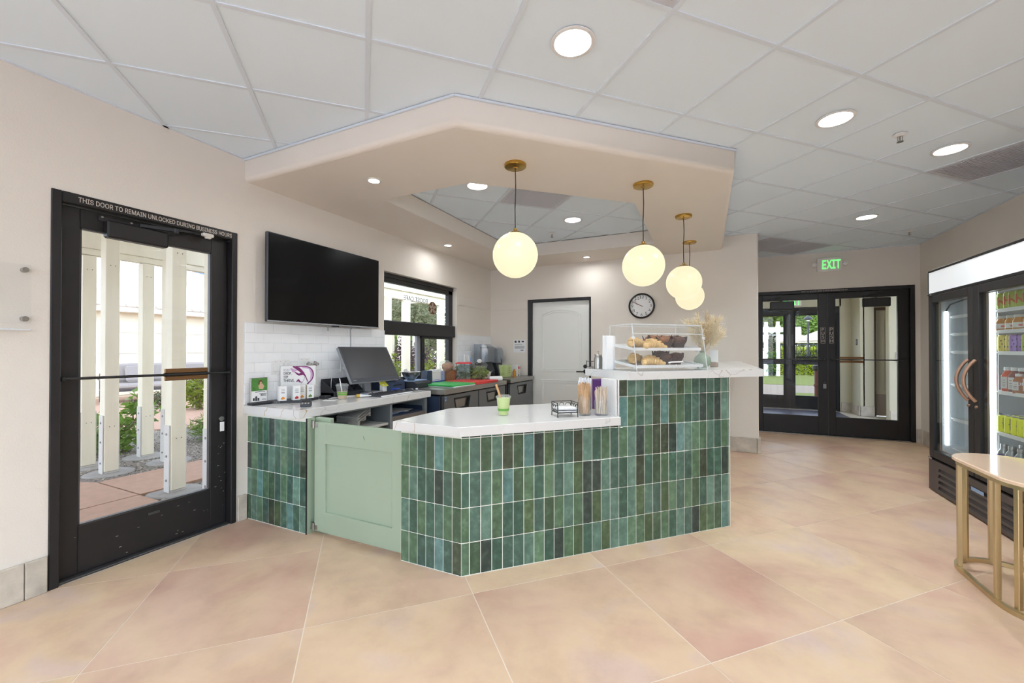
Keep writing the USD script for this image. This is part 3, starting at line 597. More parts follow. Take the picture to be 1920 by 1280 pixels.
for x, y, lb in ((-2.257, 2.359, 'small recessed spotlight in the soffit underside near the television'), (-2.851, 4.221, 'small recessed spotlight in the soffit above the service window'), (-1.492, 5.568, 'small recessed spotlight in the soffit above the white door')):
    t = T('soffit_spotlight', lb, 'downlight', (x, y, SZ))
    t.part('trim_ring', lathe([(.036, -.001), (.055, -.002), (.056, -.006), (.05, -.010), (.040, -.010), (.036, -.006)][::-1], 32), 'offwhite', smooth=40)
    t.part('lens', lathe([(0, -.005), (.038, -.005)], 32), 'lamp_small')
for x, y, lb in ((1.171, 3.598, 'white sprinkler head between two downlights in the main ceiling'), (2.229, 6.595, 'far white sprinkler head in the ceiling near the exit wall'), (-1.731, 4.831, 'white sprinkler head in the ceiling inside the soffit opening')):
    t = T('sprinkler', lb, 'sprinkler', (x, y, CZ))
    t.part('escutcheon', lathe([(0, -.012), (.02, -.012), (.036, -.004), (.037, .002)], 24), 'white_plastic')
    t.part('sprinkler_head', cat_(lathe([(0, -.05), (.018, -.05), (.018, -.047), (.005, -.044), (.005, -.01)], 16), tube([(-.012, 0, -.012), (-.012, 0, -.04), (0, 0, -.048)], .002, 6), tube([(.012, 0, -.012), (.012, 0, -.04), (0, 0, -.048)], .002, 6)), 'pewter')

# ---------------------------------------------------------------- subway tiles behind the counter
def tiled(name, y0, y1, z0, z1, yref):
    s = ST(name)
    s.part('grout_bed', bx(LX, LX + .0105, y0, y1, z0, z1), 'subway_grout')
    tw, th, j = .153, .0775, .0011
    k, z = 0, z1
    while z > z0 + .01:
        zb = max(z - th, z0); y = yref - tw * 12 + (tw / 2 if k % 2 else 0)
        while y < y1:
            a, b = max(y, y0), min(y + tw, y1)
            if b - a > .01: s.part('wall_tile', bx(LX + .003, LX + .012 + .0008 * rng.random(), a + j, b - j, zb + j, z - j, .002), 'subway')
            y += tw
        z -= th; k += 1
tiled('trim_3', 1.962, 3.462, .857, 1.485, 2.039)
tiled('trim_4', 4.912, BY - .001, .857, 1.485, 4.94)
def plate(name, label, cat, y, z, wd, ht, parts):
    t = T(name, label, cat, (LX + .0125, y, z)); t.part('cover_plate', bx(0, .005, -wd / 2, wd / 2, -ht / 2, ht / 2, .002), 'white_plastic')
    for n, yy, zz, w_, h_, m in parts: t.part(n, bx(.004, .011, yy - w_ / 2, yy + w_ / 2, zz - h_ / 2, zz + h_ / 2, .003), m)
    for yy in {p[1] for p in parts}: t.part('plate_screw', cat_(*[mv(cyl(.003, 0, .001, 8), (.005, yy, s * (ht / 2 - .012)), ry=math.pi / 2) for s in (-1, 1)]), 'pewter')
plate('light_switch', 'wide white switch plate on the tiles behind the drops poster', 'light switch', 2.25, 1.135, .165, .115, [('rocker', -.045, 0, .034, .068, 'white_paint'), ('rocker', .0, 0, .034, .068, 'white_paint'), ('rocker', .045, 0, .034, .068, 'white_paint')])
plate('light_switch', 'smaller white wall plate right of the wide switch plate', 'light switch', 2.47, 1.145, .115, .115, [('rocker', -.025, 0, .034, .068, 'white_paint'), ('rocker', .025, 0, .034, .068, 'white_paint')])
o = T('power_outlet', 'white power outlet with a black plug beside the monitor', 'power outlet', (LX + .0125, 2.90, 1.13))
o.part('cover_plate', bx(0, .005, -.037, .037, -.06, .06, .002), 'white_plastic')
o.part('black_plug', cat_(bx(.004, .03, -.016, .016, .018, .042, .005), tube([(.03, 0, .03), (.045, .03, .027), (.04, .09, .02), (.03, .15, -.02), (.03, .18, -.08)], .0035)), 'black_plastic')
o.part('white_plug', cat_(bx(.004, .028, -.016, .016, -.042, -.018, .005), tube([(.028, 0, -.03), (.05, -.03, -.06), (.05, -.12, -.06), (.03, -.16, -.09), (.03, -.17, -.16), (.03, -.17, -.25)], .003)), 'white_plastic')

# ---------------------------------------------------------------- the tiled bar
R4 = math.pi / 4
ZL, ZH, TH = .85, 1.134, .053
bar = T('bar_counter', 'angled bar counter clad in glossy green stacked tiles', 'counter', (-1.254, 1.99, 0), R4)
r2 = lambda p: tuple(np.array(p)[:2])
def Wp(u, b): return tuple(C(u, b)[:2])
lowb = Polygon([(-1.684, 1.9925), (-1.253, 1.9925), Wp(1.04, .0025), Wp(1.04, .60), (-1.684, 2.55)])
highb = Polygon([Wp(1.036, .0025), Wp(1.976, .0025), (.147, 3.41), (.147, BY), (-.02, BY), (-.02, 3.55), Wp(1.036, .165)])
bar.part('bar_core', cat_(prism(lowb, 0, ZL - TH), prism(highb, 0, ZH - TH)), 'grout', w=True)
bar.part('side_panel', bx(1.022, 1.036, .0, .185, ZL - TH, ZH - TH, .002), 'white_paint', label='white end panel of the raised bar'); bar.part('corner_post', bx(1.018, 1.045, .0, .03, ZL, ZH - TH, .002), 'white_paint')
bar.part('back_panel', bx(1.036, 1.9, .166, .185, .1, ZH - TH, .002), 'white_paint')
bar.part('end_trim', cat_(bx(1.976, 1.983, -.001, .02, 0, ZH - TH)), 'grout')
zr = [-.01 + .1965 * k for k in range(7)]
j = .0018
ng = 12
gk = random.Random(21)
def green(): return 'green_%d' % gk.choices(range(ng), weights=[12, 12, 7, 7, 10, 5, 7, 4, 4, 12, 2, 4])[0]
cols = [0] + [.0474 + .0662 * k for k in range(0, 30)]
cols = [c for c in cols if c < 1.97] + [1.978]
for ca, cb_ in zip(cols[:-1], cols[1:]):
    for za, zb in zip(zr[:-1], zr[1:]):
        za = max(za, .003); top = (ZH - TH if ca > 1.0 else ZL - TH)
        if za > top - .01: continue
        d = .0009 * gk.random()
        bar.part('tile', bx(ca + j, cb_ - j, -.0 - d, .009, za + j, min(zb, top) - j, .0022), green())
w_ = .43 / 7
for k in range(7):
    for za, zb in zip(zr[:-3], zr[1:-2]):
        za = max(za, .003); top = ZL - TH
        if za > top - .008: continue
        d = .0009 * gk.random(); a = -1.684 + k * w_
        bar.part('tile', bx(a + j, a + w_ - j, 1.99 - d, 1.999, za + j, min(zb, top) - j, .0022), green(), w=True)
ov = .05
lowtop = Polygon([(-1.702, 1.938), (-1.254 + ov * .414, 1.99 - ov), Wp(1.02, -ov), Wp(1.02, .705), (-1.702, 2.545)])
lw = T('low_worktop', 'low white veined stone worktop on the front of the tiled bar', 'worktop', (-1.254, 1.99, ZL - TH), R4)
lw.part('slab', bprism(lowtop, ZL - TH, ZL, .003), 'quartz', w=True)
hightop = Polygon([Wp(1.085, -ov), (.375, 3.548), (.375, BY - .003), (-.17, BY - .003), (-.17, 3.78), Wp(1.085, .51)])
hw = T('bar_worktop', 'raised white veined stone bar top carrying the pastry case', 'worktop', (*C(1.5, .2)[:2], ZH - TH), R4)
hw.part('slab', cat_(prism(hightop, ZH - TH, ZH - .003), prism(hightop.buffer(-.003, join_style=2), ZH - .003, ZH)), 'quartz', w=True)

sc = T('side_counter', 'short green tiled side counter cabinet against the left wall', 'cabinet', (LX, 1.99, 0))
q = Polygon([(LX + .001, 1.9925), (-2.514, 1.9925), (-2.514, 2.055), (LX + .001, 2.055)])
sc.part('end_wall', prism(q, 0, ZL - .05), 'grout', w=True)
cx = [-3.158] + [-2.514 - .0662 * k for k in range(9, -1, -1)]
for a, b in zip(cx[:-1], cx[1:]):
    for za, zb in zip(zr[:-3], zr[1:-2]):
        za = max(za, .003); top = ZL - .05
        if za > top - .008: continue
        d = .0009 * gk.random()
        sc.part('tile', bx(a + j, b - j, 1.99 - d, 1.999, za + j, min(zb, top) - j, .002), green(), w=True)
sc.part('edge_trim', bx(-2.514, -2.508, 1.986, 1.994, 0, ZL - .05), 'black', w=True)
sc.part('side_skin', bx(-2.514, -2.506, 1.994, 2.058, 0, ZL - .05), 'sage', w=True)
sc.part('face_stile', bx(-2.505, -2.36, 2.058, 2.09, 0, ZL - .05, .003), 'sage', w=True)
sc.part('carcass', cat_(bx(LX + .002, -2.585, 2.056, 2.075, 0, .797), bx(LX + .002, LX + .02, 2.07, 3.47, 0, .797), bx(LX + .02, -2.585, 2.07, 3.45, .0, .08), bx(LX + .02, -2.585, 2.07, 3.45, .78, .797)), 'cabinet_grey', w=True)
sc.part('divider', bx(LX + .02, -2.582, 2.905, 2.935, .08, .78, .002), 'cabinet_grey', w=True); sc.part('side_panel', bx(LX + .02, -2.582, 3.41, 3.45, .0, .78, .002), 'cabinet_grey', w=True)
sc.part('shelf', bx(LX + .02, -2.60, 2.075, 2.905, .60, .62, .002), 'shelf_white', w=True)
sc.part('shelf', bx(LX + .02, -2.582, 2.935, 3.41, .645, .665, .002), 'cabinet_brown', w=True)
sc.part('shelf_fascia', bx(-2.6, -2.578, 2.935, 3.41, .08, .665, .003), 'cabinet_brown', w=True)
st = T('side_worktop', 'white stone worktop along the left wall below the television', 'worktop', (LX, 1.965, .797))
st.part('slab', bprism([(LX + .001, 1.965), (-2.555, 1.965), (-2.555, 3.475), (LX + .001, 3.475)], .797, .857, .003), 'quartz', w=True)

gt = T('swing_gate', 'sage green panelled half gate between the tiled counters', 'gate', (-2.47, 2.02, .0))
o0, o1, h0, h1 = .0, .775, .025, .775
gt.part('gate_frame', cat_(bx(o0, o0 + .105, 0, .035, h0, h1, .003), bx(o1 - .085, o1, 0, .035, h0, h1, .003), bx(o0 + .1, o1 - .08, .0005, .0345, h0, .165, .002), bx(o0 + .1, o1 - .08, .0005, .0345, .632, h1, .002)), 'sage')
gt.part('gate_panel', bx(o0 + .1, o1 - .08, .016, .028, .16, .64), 'sage', label='recessed flat panel of the gate')
for z in (.03, .735):
    h = gt.part('hinge', cat_(bx(-.03, -.004, -.004, .002, z, z + .05, .001), cyl(.008, z - .002, z + .05, 10, (.0, -.006)), bx(.0, .032, -.004, .0, z + .005, z + .035, .001)), 'pewter')
gt.part('scuff', tube([(.455, -.0005, .716), (.458, -.0008, .70), (.464, -.0005, .692)], .0012, 5), 'ink')

# under-counter refrigerators of the back bar
def fridge(label, y0, y1, nd, zt, xf):
    t = T('undercounter_refrigerator', label, 'refrigerator', (LX, y0, 0))
    D = xf - LX; Wd = y1 - y0
    t.part('carcass', bx(.03, D - .05, 0.002, Wd - .002, .09, zt - .07, .004), 'navy' if nd > 1 else 'charcoal_metal')
    t.part('plinth', bx(.03, D - .1, .02, Wd - .02, 0, .09), 'matte_black')
    t.part('steel_top', bx(.013, D + .02, -.005, Wd + .005, zt - .055, zt, .004), 'steel')
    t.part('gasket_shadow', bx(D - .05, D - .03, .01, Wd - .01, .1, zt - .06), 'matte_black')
    dw = Wd / nd
    for k in range(nd):
        a, b = k * dw + .012, (k + 1) * dw - .006
        m = (a + b) / 2; hp = Polygon([(m - .13, zt - .235), (m + .13, zt - .235), (m + .17, zt - .105), (m - .17, zt - .105)])
        o = Polygon([(a, .11), (b, .11), (b, zt - .068), (a, zt - .068)]).difference(hp)
        v, f = prism(o, 0, .035)
        d = t.part('door', (np.stack([D - .035 + v[:, 2], v[:, 0], v[:, 1]], 1), f), 'steel_dark')
        v, f = prism(hp.difference(hp.buffer(-.014, join_style=2)), 0, .04)
        d.part('pull_surround', cat_((np.stack([D - .037 + v[:, 2], v[:, 0], v[:, 1]], 1), f), bx(D - .035, D - .005, m - .17, m + .17, zt - .125, zt - .105)), 'matte_black')
        d.part('pull_recess', bx(D - .034, D - .022, m - .165, m + .165, zt - .24, zt - .1), 'steel')
    return t
f1 = fridge('long steel undercounter refrigerator with two doors carrying the cutting boards', 3.535, 4.965, 2, .865, -2.44)
f1.part('energy_sticker', bx(.724, .7265, .022, .05, .745, .79), 'light_blue', label='small blue sticker'); f1.part('sticker_mark', bx(.7263, .727, .03, .042, .762, .78), 'blue')
fridge('short steel undercounter refrigerator beside the white door', 5.06, 5.885, 1, .875, -2.42)

# ---------------------------------------------------------------- on the low worktop
def cup(name, label, loc, r0, r1, h, liquid, lh, green, straw, sc_, dome=False):
    t = T(name, label, 'drink cup', loc)
    t.part('cup_wall', lathe([(r0 - .003, .001), (r0, .0), (r1, h), (r1 + .002, h + .003), (r1, h + .004), (r1 - .002, h)], 32), 'cup_plastic', smooth=40)
    rr = lambda z: r0 + (r1 - r0) * z / h - .0022
    t.part('drink', lathe([(0, .003), (rr(.003), .003), (rr(lh), lh), (0, lh)], 32), liquid, smooth=40)
    t.part('green_band', cat_(lathe([(rr(.035) + .0026, .035), (rr(.050) + .0026, .050)], 32), lathe([(rr(.056) + .0026, .056), (rr(.062) + .0026, .062)], 32)) if green == 2 else lathe([(rr(.03) + .0026, .03), (rr(.045) + .0026, .045)], 32), 'cup_green')
    z = h + .002; t.part('lid', lathe([(r1 + .002, z - .008), (r1 + .005, z), (r1 + .003, z + .004), (r1 - .006, z + .004), (r1 - .008, z + .012), (.012, z + .014), (0, z + .014)], 32) if not dome else lathe([(r1 + .002, z - .008), (r1 + .005, z), (r1 + .001, z + .006), (r1 - .012, z + .02), (0, z + .022)], 32), 'cup_plastic', smooth=40)
    t.part('straw', tube(straw, sc_[0], 10), sc_[1], smooth=60)
    return t
cup('smoothie_cup', 'plastic cup of green smoothie with a tan straw on the low worktop', (-1.206, 2.427, ZL), .032, .047, .118, 'smoothie', .112, 1, [(.0, .01, .04), (-.045, -.018, .20)], (.0075, 'kraft_straw'))
nh = T('napkin_holder', 'small black wire napkin tray with scrolled sides and white napkins', 'napkin holder', (-.832, 2.56, ZL), math.atan2(.083, .105))
a, b = .067, .058
wires = [tube([(sx * a, sy * b, 0), (sx * a * .985, sy * b * .985, .03), (sx * a, sy * b, .092)], .003, 6) for sx in (-1, 1) for sy in (-1, 1)]
nh.part('leg', wires[0], 'black'); nh.part('leg', wires[1], 'black'); nh.part('leg', wires[2], 'black'); nh.part('leg', wires[3], 'black')
sq = lambda z: [(-a, -b, z), (a, -b, z), (a, b, z), (-a, b, z)]
nh.part('tray_rail', cat_(*[tube([sq(z)[k], sq(z)[(k + 1) % 4]], .0026, 6) for z in (.03,) for k in range(4)], *[tube([p, q], .0026, 6) for p, q in (((-a, -b, .045), (a, -b, .045)), ((-a, -b, .090), (-a, b, .09)), ((-a, b, .09), (a, b, .09)), ((a, b, .09), (a, -b, .09)))]), 'black')
nh.part('tray_floor', bx(-a, a, -b, b, .028, .031), 'black')
ar = lambda c, ax, r: [np.array(c) + r * (math.cos(q) * np.array(ax) + math.sin(q) * np.array([0, 0, 1])) for q in np.linspace(0, math.pi, 9)]
nh.part('scrollwork', cat_(*[tube(ar((-a, y, .062), (0, 1, 0), .017), .0018, 5) for y in (-.039, 0, .039)], *[tube(ar((a, y, .062), (0, 1, 0), .017), .0018, 5) for y in (-.039, 0, .039)], *[tube(ar((x, b, .062), (1, 0, 0), .018), .0018, 5) for x in (-.045, 0, .045)],
    *[tube(ar((x, y, .034), (0, 1, 0), .014), .0018, 5) for x in (-a, a) for y in (-.04, -.013, .013, .04)]), 'black')
nh.part('napkin_stack', cat_(*[mv(bx(-.06, .06, -.052, .052, 0, .0042, .001), (rng.uniform(-.002, .002), rng.uniform(-.002, .002), .0315 + k * .0045), rng.uniform(-.03, .03)) for k in range(6)]), 'paper')
def jar(label, x, y, r, h):
    t = T('straw_jar', label, 'jar', (x, y, ZL))
    t.part('glass_wall', lathe([(0, .002), (r - .004, .0), (r, .006), (r, h * .66), (r * .82, h * .84), (r * .74, h * .92), (r * .80, h), (r * .76, h), (r * .70, h * .92), (r * .94, h * .64), (r * .94, .01), (0, .009)], 32), 'jar_glass', smooth=40)
    return t
def sticks(n, r0, r1, z1, rad, seed, flat=False, jitter=.012):
    g = random.Random(seed); out = []
    for k in range(n):
        a = g.uniform(0, 6.28); q = math.sqrt(g.random()); a2 = a + g.uniform(-.9, .9)
        p, e = (r0 * q * math.cos(a), r0 * q * math.sin(a), .012), (r1 * q * math.cos(a2), r1 * q * math.sin(a2), z1 + g.uniform(-jitter, jitter))
        out.append(tube([p, e], rad, 6))
    return out
jr = jar('glass jar of brown paper wrapped straws beside the napkin tray', -.728, 2.655, .044, .135)
jr.part('paper_straws', cat_(*sticks(58, .034, .041, .200, .0042, 1, jitter=.016)), 'paper_bag', kind='stuff')
jr.part('kraft_sleeve', mv(bx(-.022, .006, -.006, .0, .0, .185, .002), (.0, -.016, .018), .25), 'paper_bag')
jr = jar('glass jar of white straws behind the brown ones', -.757, 2.785, .039, .135)
jr.part('white_straws', cat_(*sticks(60, .030, .046, .225, .0038, 2)), 'straw_white', kind='stuff')
jr = jar('glass jar of wooden stir sticks beside the raised bar', -.628, 2.700, .044, .135)
jr.part('stir_sticks', cat_(*sticks(80, .036, .042, .165, .003, 3, jitter=.024)), 'straw_tan', kind='stuff')
pb = T('purple_box', 'purple box standing under the raised bar behind the jars', 'box', (*C(1.10, .27)[:2], ZL), R4)
pb.part('box_body', bx(-.06, .06, -.065, .065, 0, .215, .003), 'purple')

# ---------------------------------------------------------------- pastry case on the raised bar
L0, L1, Bd, lean = 1.155, 1.742, .33, .055
pc = T('pastry_case', 'clear acrylic pastry display case with two white shelves', 'display case', (*C((L0 + L1) / 2, .12)[:2], ZH), R4)
hw_, b0, hh = (L1 - L0) / 2, -.155, .315
def pnl(p, th=.004):
    p = np.array(p, float); n = np.cross(p[1] - p[0], p[2] - p[0]); n = n / np.linalg.norm(n) * th
    return hullp(np.vstack([p, p + n]))
fb = [(-hw_, b0, 0), (hw_, b0, 0)]; ft = [(-hw_, b0 + lean, hh), (hw_, b0 + lean, hh)]
bb = [(-hw_, b0 + Bd, 0), (hw_, b0 + Bd, 0)]; bt = [(-hw_, b0 + Bd - .02, hh), (hw_, b0 + Bd - .02, hh)]
lerp = lambda p, q, t: tuple(np.array(p) * (1 - t) + np.array(q) * t)
pc.part('side_panel', pnl([fb[0], ft[0], bt[0], bb[0]]), 'acrylic'); pc.part('side_panel', pnl([fb[1], bb[1], bt[1], ft[1]]), 'acrylic')
pc.part('front_panel', pnl([fb[0], fb[1], lerp(fb[1], ft[1], .795), lerp(fb[0], ft[0], .795)]), 'acrylic'); pc.part('top_panel', pnl([ft[0], ft[1], bt[1], bt[0]]), 'acrylic')
pc.part('front_panel', pnl([lerp(fb[0], ft[0], .805), lerp(fb[1], ft[1], .805), ft[1], ft[0]]), 'acrylic')
pc.part('base_panel', bx(-hw_, hw_, b0, b0 + Bd, 0, .004), 'acrylic')
E_ = .0022
ed = lambda *p: tube(p, E_, square=True)
pc.part('panel_edges', cat_(ed(fb[0], ft[0]), ed(fb[1], ft[1]), ed(ft[0], ft[1]), ed(bt[0], bt[1]), ed(ft[0], bt[0]), ed(ft[1], bt[1]), ed(fb[0], fb[1]), ed(bb[0], bt[0]), ed(bb[1], bt[1]), ed(lerp(fb[0], ft[0], .80), lerp(fb[1], ft[1], .80)), ed(fb[0], bb[0]), ed(fb[1], bb[1])), 'acrylic_edge')
for s in (0, 1):
    p = lerp(fb[s], ft[s], .70); pc.part('door_clip', bx(p[0] - .012, p[0] + .012, p[1] - .008, p[1] + .006, p[2] - .006, p[2] + .010, .003), 'acrylic_edge')
pc.part('top_rail', cat_(bx(-hw_ + .01, hw_ - .01, b0 + lean + .004, b0 + lean + .05, hh - .006, hh - .002)), 'acrylic_edge')
ph = pc.part('front_handle', tube([(-.045, b0 - .004, .055), (-.035, b0 - .02, .06), (.06, b0 - .02, .062), (.07, b0 - .004, .057)], .0055, 8), 'white_plastic', label='white pull handle on the front flap')
ph.part('handle_knob', mv(lathe([(0, 0), (.008, .001), (.004, .014), (0, .018)], 12), (.018, b0 - .006, .028)), 'white_plastic')
def tray(z, y0, y1, tilt, label):
    t = T('pastry_tray', label, 'tray', (*C((L0 + L1) / 2, .12)[:2], ZH + z), R4)
    p = lambda x, y, zz: (x, y, (y - y0) * tilt + zz)
    x = hw_ - .012
    base = hullp([p(sx, yy, zz) for sx in (-x, x) for yy in (y0, y1) for zz in (0, .005)])
    rim = [hullp([p(sx + d, yy, zz) for d in (-.004, .004) for yy in (y0, y1) for zz in (0, .018)]) for sx in (-x, x)] + [hullp([p(sx, yy + d, zz) for sx in (-x, x) for d in (-.004, .004) for zz in (0, .018)]) for yy in (y0, y1)]
    t.part('tray_base', base, 'white_plastic'); t.part('tray_rim', cat_(*rim), 'white_plastic')
    t.part('tray_bracket', cat_(*[bx(sx - .01, sx + .01, y0 + .01, y0 + .035, -.012, 0, .003) for sx in (-x + .01, x - .01)]), 'acrylic_edge')
    return t
TY0, TY1, TL = -.125, .14, .12
tray(.138, TY0 + .02, TY1, TL, 'upper white tray of pastries in the display case'); tray(.022, TY0, TY1, TL, 'lower white tray of pastries in the display case')
def croissant_parts(t):
    segs = []
    for k in np.linspace(-1, 1, 9):
        r = .034 * (1 - abs(k) ** 1.7 * .62); a = k * 1.0
        segs.append(blob((.085 * math.sin(a), -.06 * (1 - math.cos(a)) * 1.3, r * .82), (.017, r, r * .86), int(k * 10) + 20, .06, 2))
    t.part('croissant_body', mv(cat_(*segs), s=1.18), 'croissant', smooth=True)
    t.part('croissant_ridge', mv(cat_(*[blob((.085 * math.sin(k), -.06 * (1 - math.cos(k)) * 1.3, .034 * (1 - abs(k) ** 1.7 * .6) * 1.62), (.010, .020, .006), 5, .1, 1) for k in (-.6, -.3, 0, .3, .6)]), s=1.18), 'croissant', smooth=True)
def onT(z, u, b, t0=TY0): return (*C(u, b)[:2], ZH + z + .006 + ((b - .12) - t0) * TL)
cr = T('croissant', 'croissant at the front of the upper pastry tray', 'croissant', onT(.138, 1.345, .065, TY0 + .02), R4 + .12); croissant_parts(cr)
dup(cr, onT(.138, 1.275, .165, TY0 + .02), R4 + .35, 'croissant half hidden at the back left of the upper pastry tray')
dup(cr, onT(.022, 1.335, .07), R4 + .1, 'croissant at the front of the lower pastry tray')
dup(cr, onT(.022, 1.28, .17), R4 + .5, 'croissant half hidden at the back left of the lower pastry tray')
def muffin_parts(t, top):
    n = 16; a = np.arange(n * 2) * math.pi / n; rows = []
    for z, r, wv in ((0, .026, 0), (.001, .028, .0), (.025, .034, .002), (.040, .040, .004)):
        rows.append(np.stack([(r + wv * np.cos(4 * a)) * np.cos(a), (r + wv * np.cos(4 * a)) * np.sin(a), np.full(len(a), z)], 1))
    spike = .044 + .046 * np.clip(np.cos(4 * a + .4), 0, 1) ** 2; rr = .042 + .016 * np.cos(4 * a + .4)
    rows.append(np.stack([rr * np.cos(a), rr * np.sin(a), spike], 1)); v = np.vstack(rows); m = len(a); F = []
    for i in range(len(rows) - 1):
        for k in range(m): F.append((i * m + k, i * m + (k + 1) % m, (i + 1) * m + (k + 1) % m, (i + 1) * m + k))
    t.part('paper_wrapper', mv((v, np.array(F)), s=(1.25, 1.25, 1.0)), 'wrapper', smooth=50)
    t.part('muffin_top', blob((0, 0, .056), (.050, .050, .028), 11, .28, 3, 3.5), top, smooth=True)
mu = T('muffin', 'brown muffin in a dark tulip wrapper beside the croissants on the upper tray', 'muffin', onT(.138, 1.465, .065, TY0 + .02), R4); muffin_parts(mu, 'muffin_light')
dup(mu, onT(.138, 1.435, .17, TY0 + .02), R4 + .7, 'brown muffin behind the croissants at the back of the upper tray')
dup(mu, onT(.138, 1.54, .175, TY0 + .02), R4 + 1.9, 'brown muffin at the back of the upper tray between two others')
md = T('muffin', 'dark chocolate muffin at the right end of the upper pastry tray', 'muffin', onT(.138, 1.585, .075, TY0 + .02), R4 + .3); muffin_parts(md, 'muffin')
dup(md, onT(.138, 1.65, .17, TY0 + .02), R4 + 1.1, 'dark muffin at the back right corner of the upper pastry tray')
dup(md, onT(.022, 1.455, .07), R4 + .9, 'dark muffin beside the croissants on the lower pastry tray')
dup(md, onT(.022, 1.565, .08), R4 + .2, 'dark muffin at the right end of the lower pastry tray')
dup(md, onT(.022, 1.52, .18), R4 + 1.6, 'dark muffin at the back of the lower pastry tray')
pbg = T('bag_stack', 'tall stack of white waxed paper bags left of the pastry case', 'paper bags', (*C(1.135, .265)[:2], ZH), R4)
pbg.part('bag_pile', cat_(*[mv(bx(-.036, .036, -.0018, .0018, 0, .235 + .01 * rng.random(), .001), (rng.uniform(-.003, .003), -.03 + k * .0048, 0)) for k in range(13)]), 'paper')
pbg.part('acrylic_stand', cat_(bx(-.042, .042, -.04, .04, 0, .004), bx(-.042, .042, .036, .04, 0, .2)), 'acrylic')
vs = T('vase', 'round sage green ceramic vase of pampas grass behind the pastry case', 'vase', (-.035, 3.70, ZH))
vs.part('vase_body', lathe([(0, 0), (.035, 0), (.058, .02), (.066, .05), (.058, .08), (.03, .105), (.02, .118), (.022, .132), (.017, .132), (.014, .118), (0, .10)], 40), 'vase_green', smooth=40)
g = np.random.default_rng(5); stems, plume, brown = [], [], []
for k in range(44):
    a = g.uniform(0, 6.28); s = g.uniform(.15, 1) ** .7; h = g.uniform(.30, .45) * (1.0 - .15 * s); e = np.array([.155 * s * math.cos(a), .155 * s * math.sin(a), h]); m = e * [.4, .4, .62]
    P = np.array([(1 - t) ** 2 * np.array([0, 0, .1]) + 2 * t * (1 - t) * m + t * t * e for t in np.linspace(0, 1, 8)])
    stems.append(tube(P, .0011, 4))
    pts = []
    for _ in range(260 if k % 3 else 120):
        t = g.uniform(.42, 1); i = min(int(t * 7), 6); c_ = P[i] + (P[i + 1] - P[i]) * (t * 7 - i)
        d = g.normal(size=3) * .45 + (P[-1] - P[-3]) / np.linalg.norm(P[-1] - P[-3]); d /= np.linalg.norm(d); sd_ = np.cross(d, g.normal(size=3)); sd_ /= np.linalg.norm(sd_)
        Lb = g.uniform(.018, .05); pts.append((c_, c_ + d * Lb + sd_ * .0012, c_ + d * Lb - sd_ * .0012, c_ + sd_ * .002))
    q = np.array(pts).reshape(-1, 3); f = np.arange(len(pts))[:, None] * 4 + [[0, 1, 2]]; f2 = np.arange(len(pts))[:, None] * 4 + [[0, 3, 1]]
    (brown if k % 6 == 0 else plume).append((q, np.vstack([f, f2])))
pg = vs.part('pampas_stems', cat_(*stems), 'pampas_brown', kind='stuff'); pg.part('cream_plumes', cat_(*plume), 'pampas', kind='stuff'); pg.part('brown_plumes', cat_(*brown), 'pampas_brown', kind='stuff')
cs = T('card_stand', 'white card in a taupe block stand right of the vase', 'card stand', (.052, 3.80, ZH), -.3)
cs.part('stand_block', bx(-.026, .026, -.022, .022, 0, .042, .003), 'taupe'); cs.part('card', bx(-.03, .03, -.006, .0, .036, .138, .001), 'paper')
th = T('metal_jug', 'small grey steel milk jug with a lid left of the paper bags', 'jug', (*C(1.135, .405)[:2], ZH))
th.part('jug_body', lathe([(0, 0), (.032, 0), (.034, .004), (.032, .075), (.028, .09), (.026, .1), (0, .1)], 28), 'steel', smooth=40); th.part('jug_lid', lathe([(.027, .1), (.028, .107), (.006, .112), (.006, .124), (.009, .13), (0, .132)], 24), 'chrome', smooth=40)
th.part('jug_handle', tube([(.03, 0, .085), (.055, 0, .08), (.055, 0, .03), (.032, 0, .02)], .003, 6), 'steel')
wr = T('wire_rack', 'small black wire rack at the inner edge of the raised bar', 'rack', (*C(1.16, .46)[:2], ZH), R4)
wr.part('rack_rails', cat_(*[tube([(-.07, y, z), (.07, y, z)], .002, 5) for y in (-.04, .04) for z in (.012, .055)], *[tube([(x, -.04, z), (x, .04, z)], .002, 5) for x in (-.07, .07) for z in (.012, .055)]), 'black')
for sx in (-.07, .07):
    for sy in (-.04, .04): wr.part('rack_post', tube([(sx, sy, 0), (sx, sy, .06)], .0025, 5), 'black')
wr.part('rack_tray', bx(-.068, .068, -.038, .038, .006, .012), 'offwhite')

# ---------------------------------------------------------------- on the side worktop
ZC, ZF = .857, .865
def flat(poly, o, xd, yd, d=.0008): return place(prism(Polygon(poly), 0, d), o, xd, yd)
def circ(x, y, r, sx=1.0, n=14): return [(x + r * sx * math.cos(a), y + r * math.sin(a)) for a in np.arange(n) * 2 * math.pi / n]
bs = T('brochure_stand', 'small framed leaflet with a green photograph at the left end of the side worktop', 'leaflet stand', (-3.115, 2.048, ZC), -.06)
bs.part('stand_base', bx(-.02, .05, -.075, .075, 0, .018, .003), 'black_plastic'); bs.part('frame', bx(-.006, .006, -.064, .064, .018, .205, .002), 'pewter')
bs.part('leaflet', bx(.005, .0068, -.059, .059, .022, .20), 'paper')
X1, o_ = (0, 1, 0), (.007, 0, .022)
bs.part('leaflet_photograph', flat([(-.059, .083), (.059, .083), (.059, .178), (-.059, .178)], o_, X1, (0, 0, 1)), 'photo_green', label='green photograph of a brown-haired person')
of = (.0079, 0, .022)
bs.part('photograph_figure', cat_(flat(circ(.008, .150, .011), of, X1, (0, 0, 1)), flat([(-.004, .098), (.028, .094), (.036, .118), (.022, .138), (.004, .140), (-.008, .122)], of, X1, (0, 0, 1))), 'skin_tone')
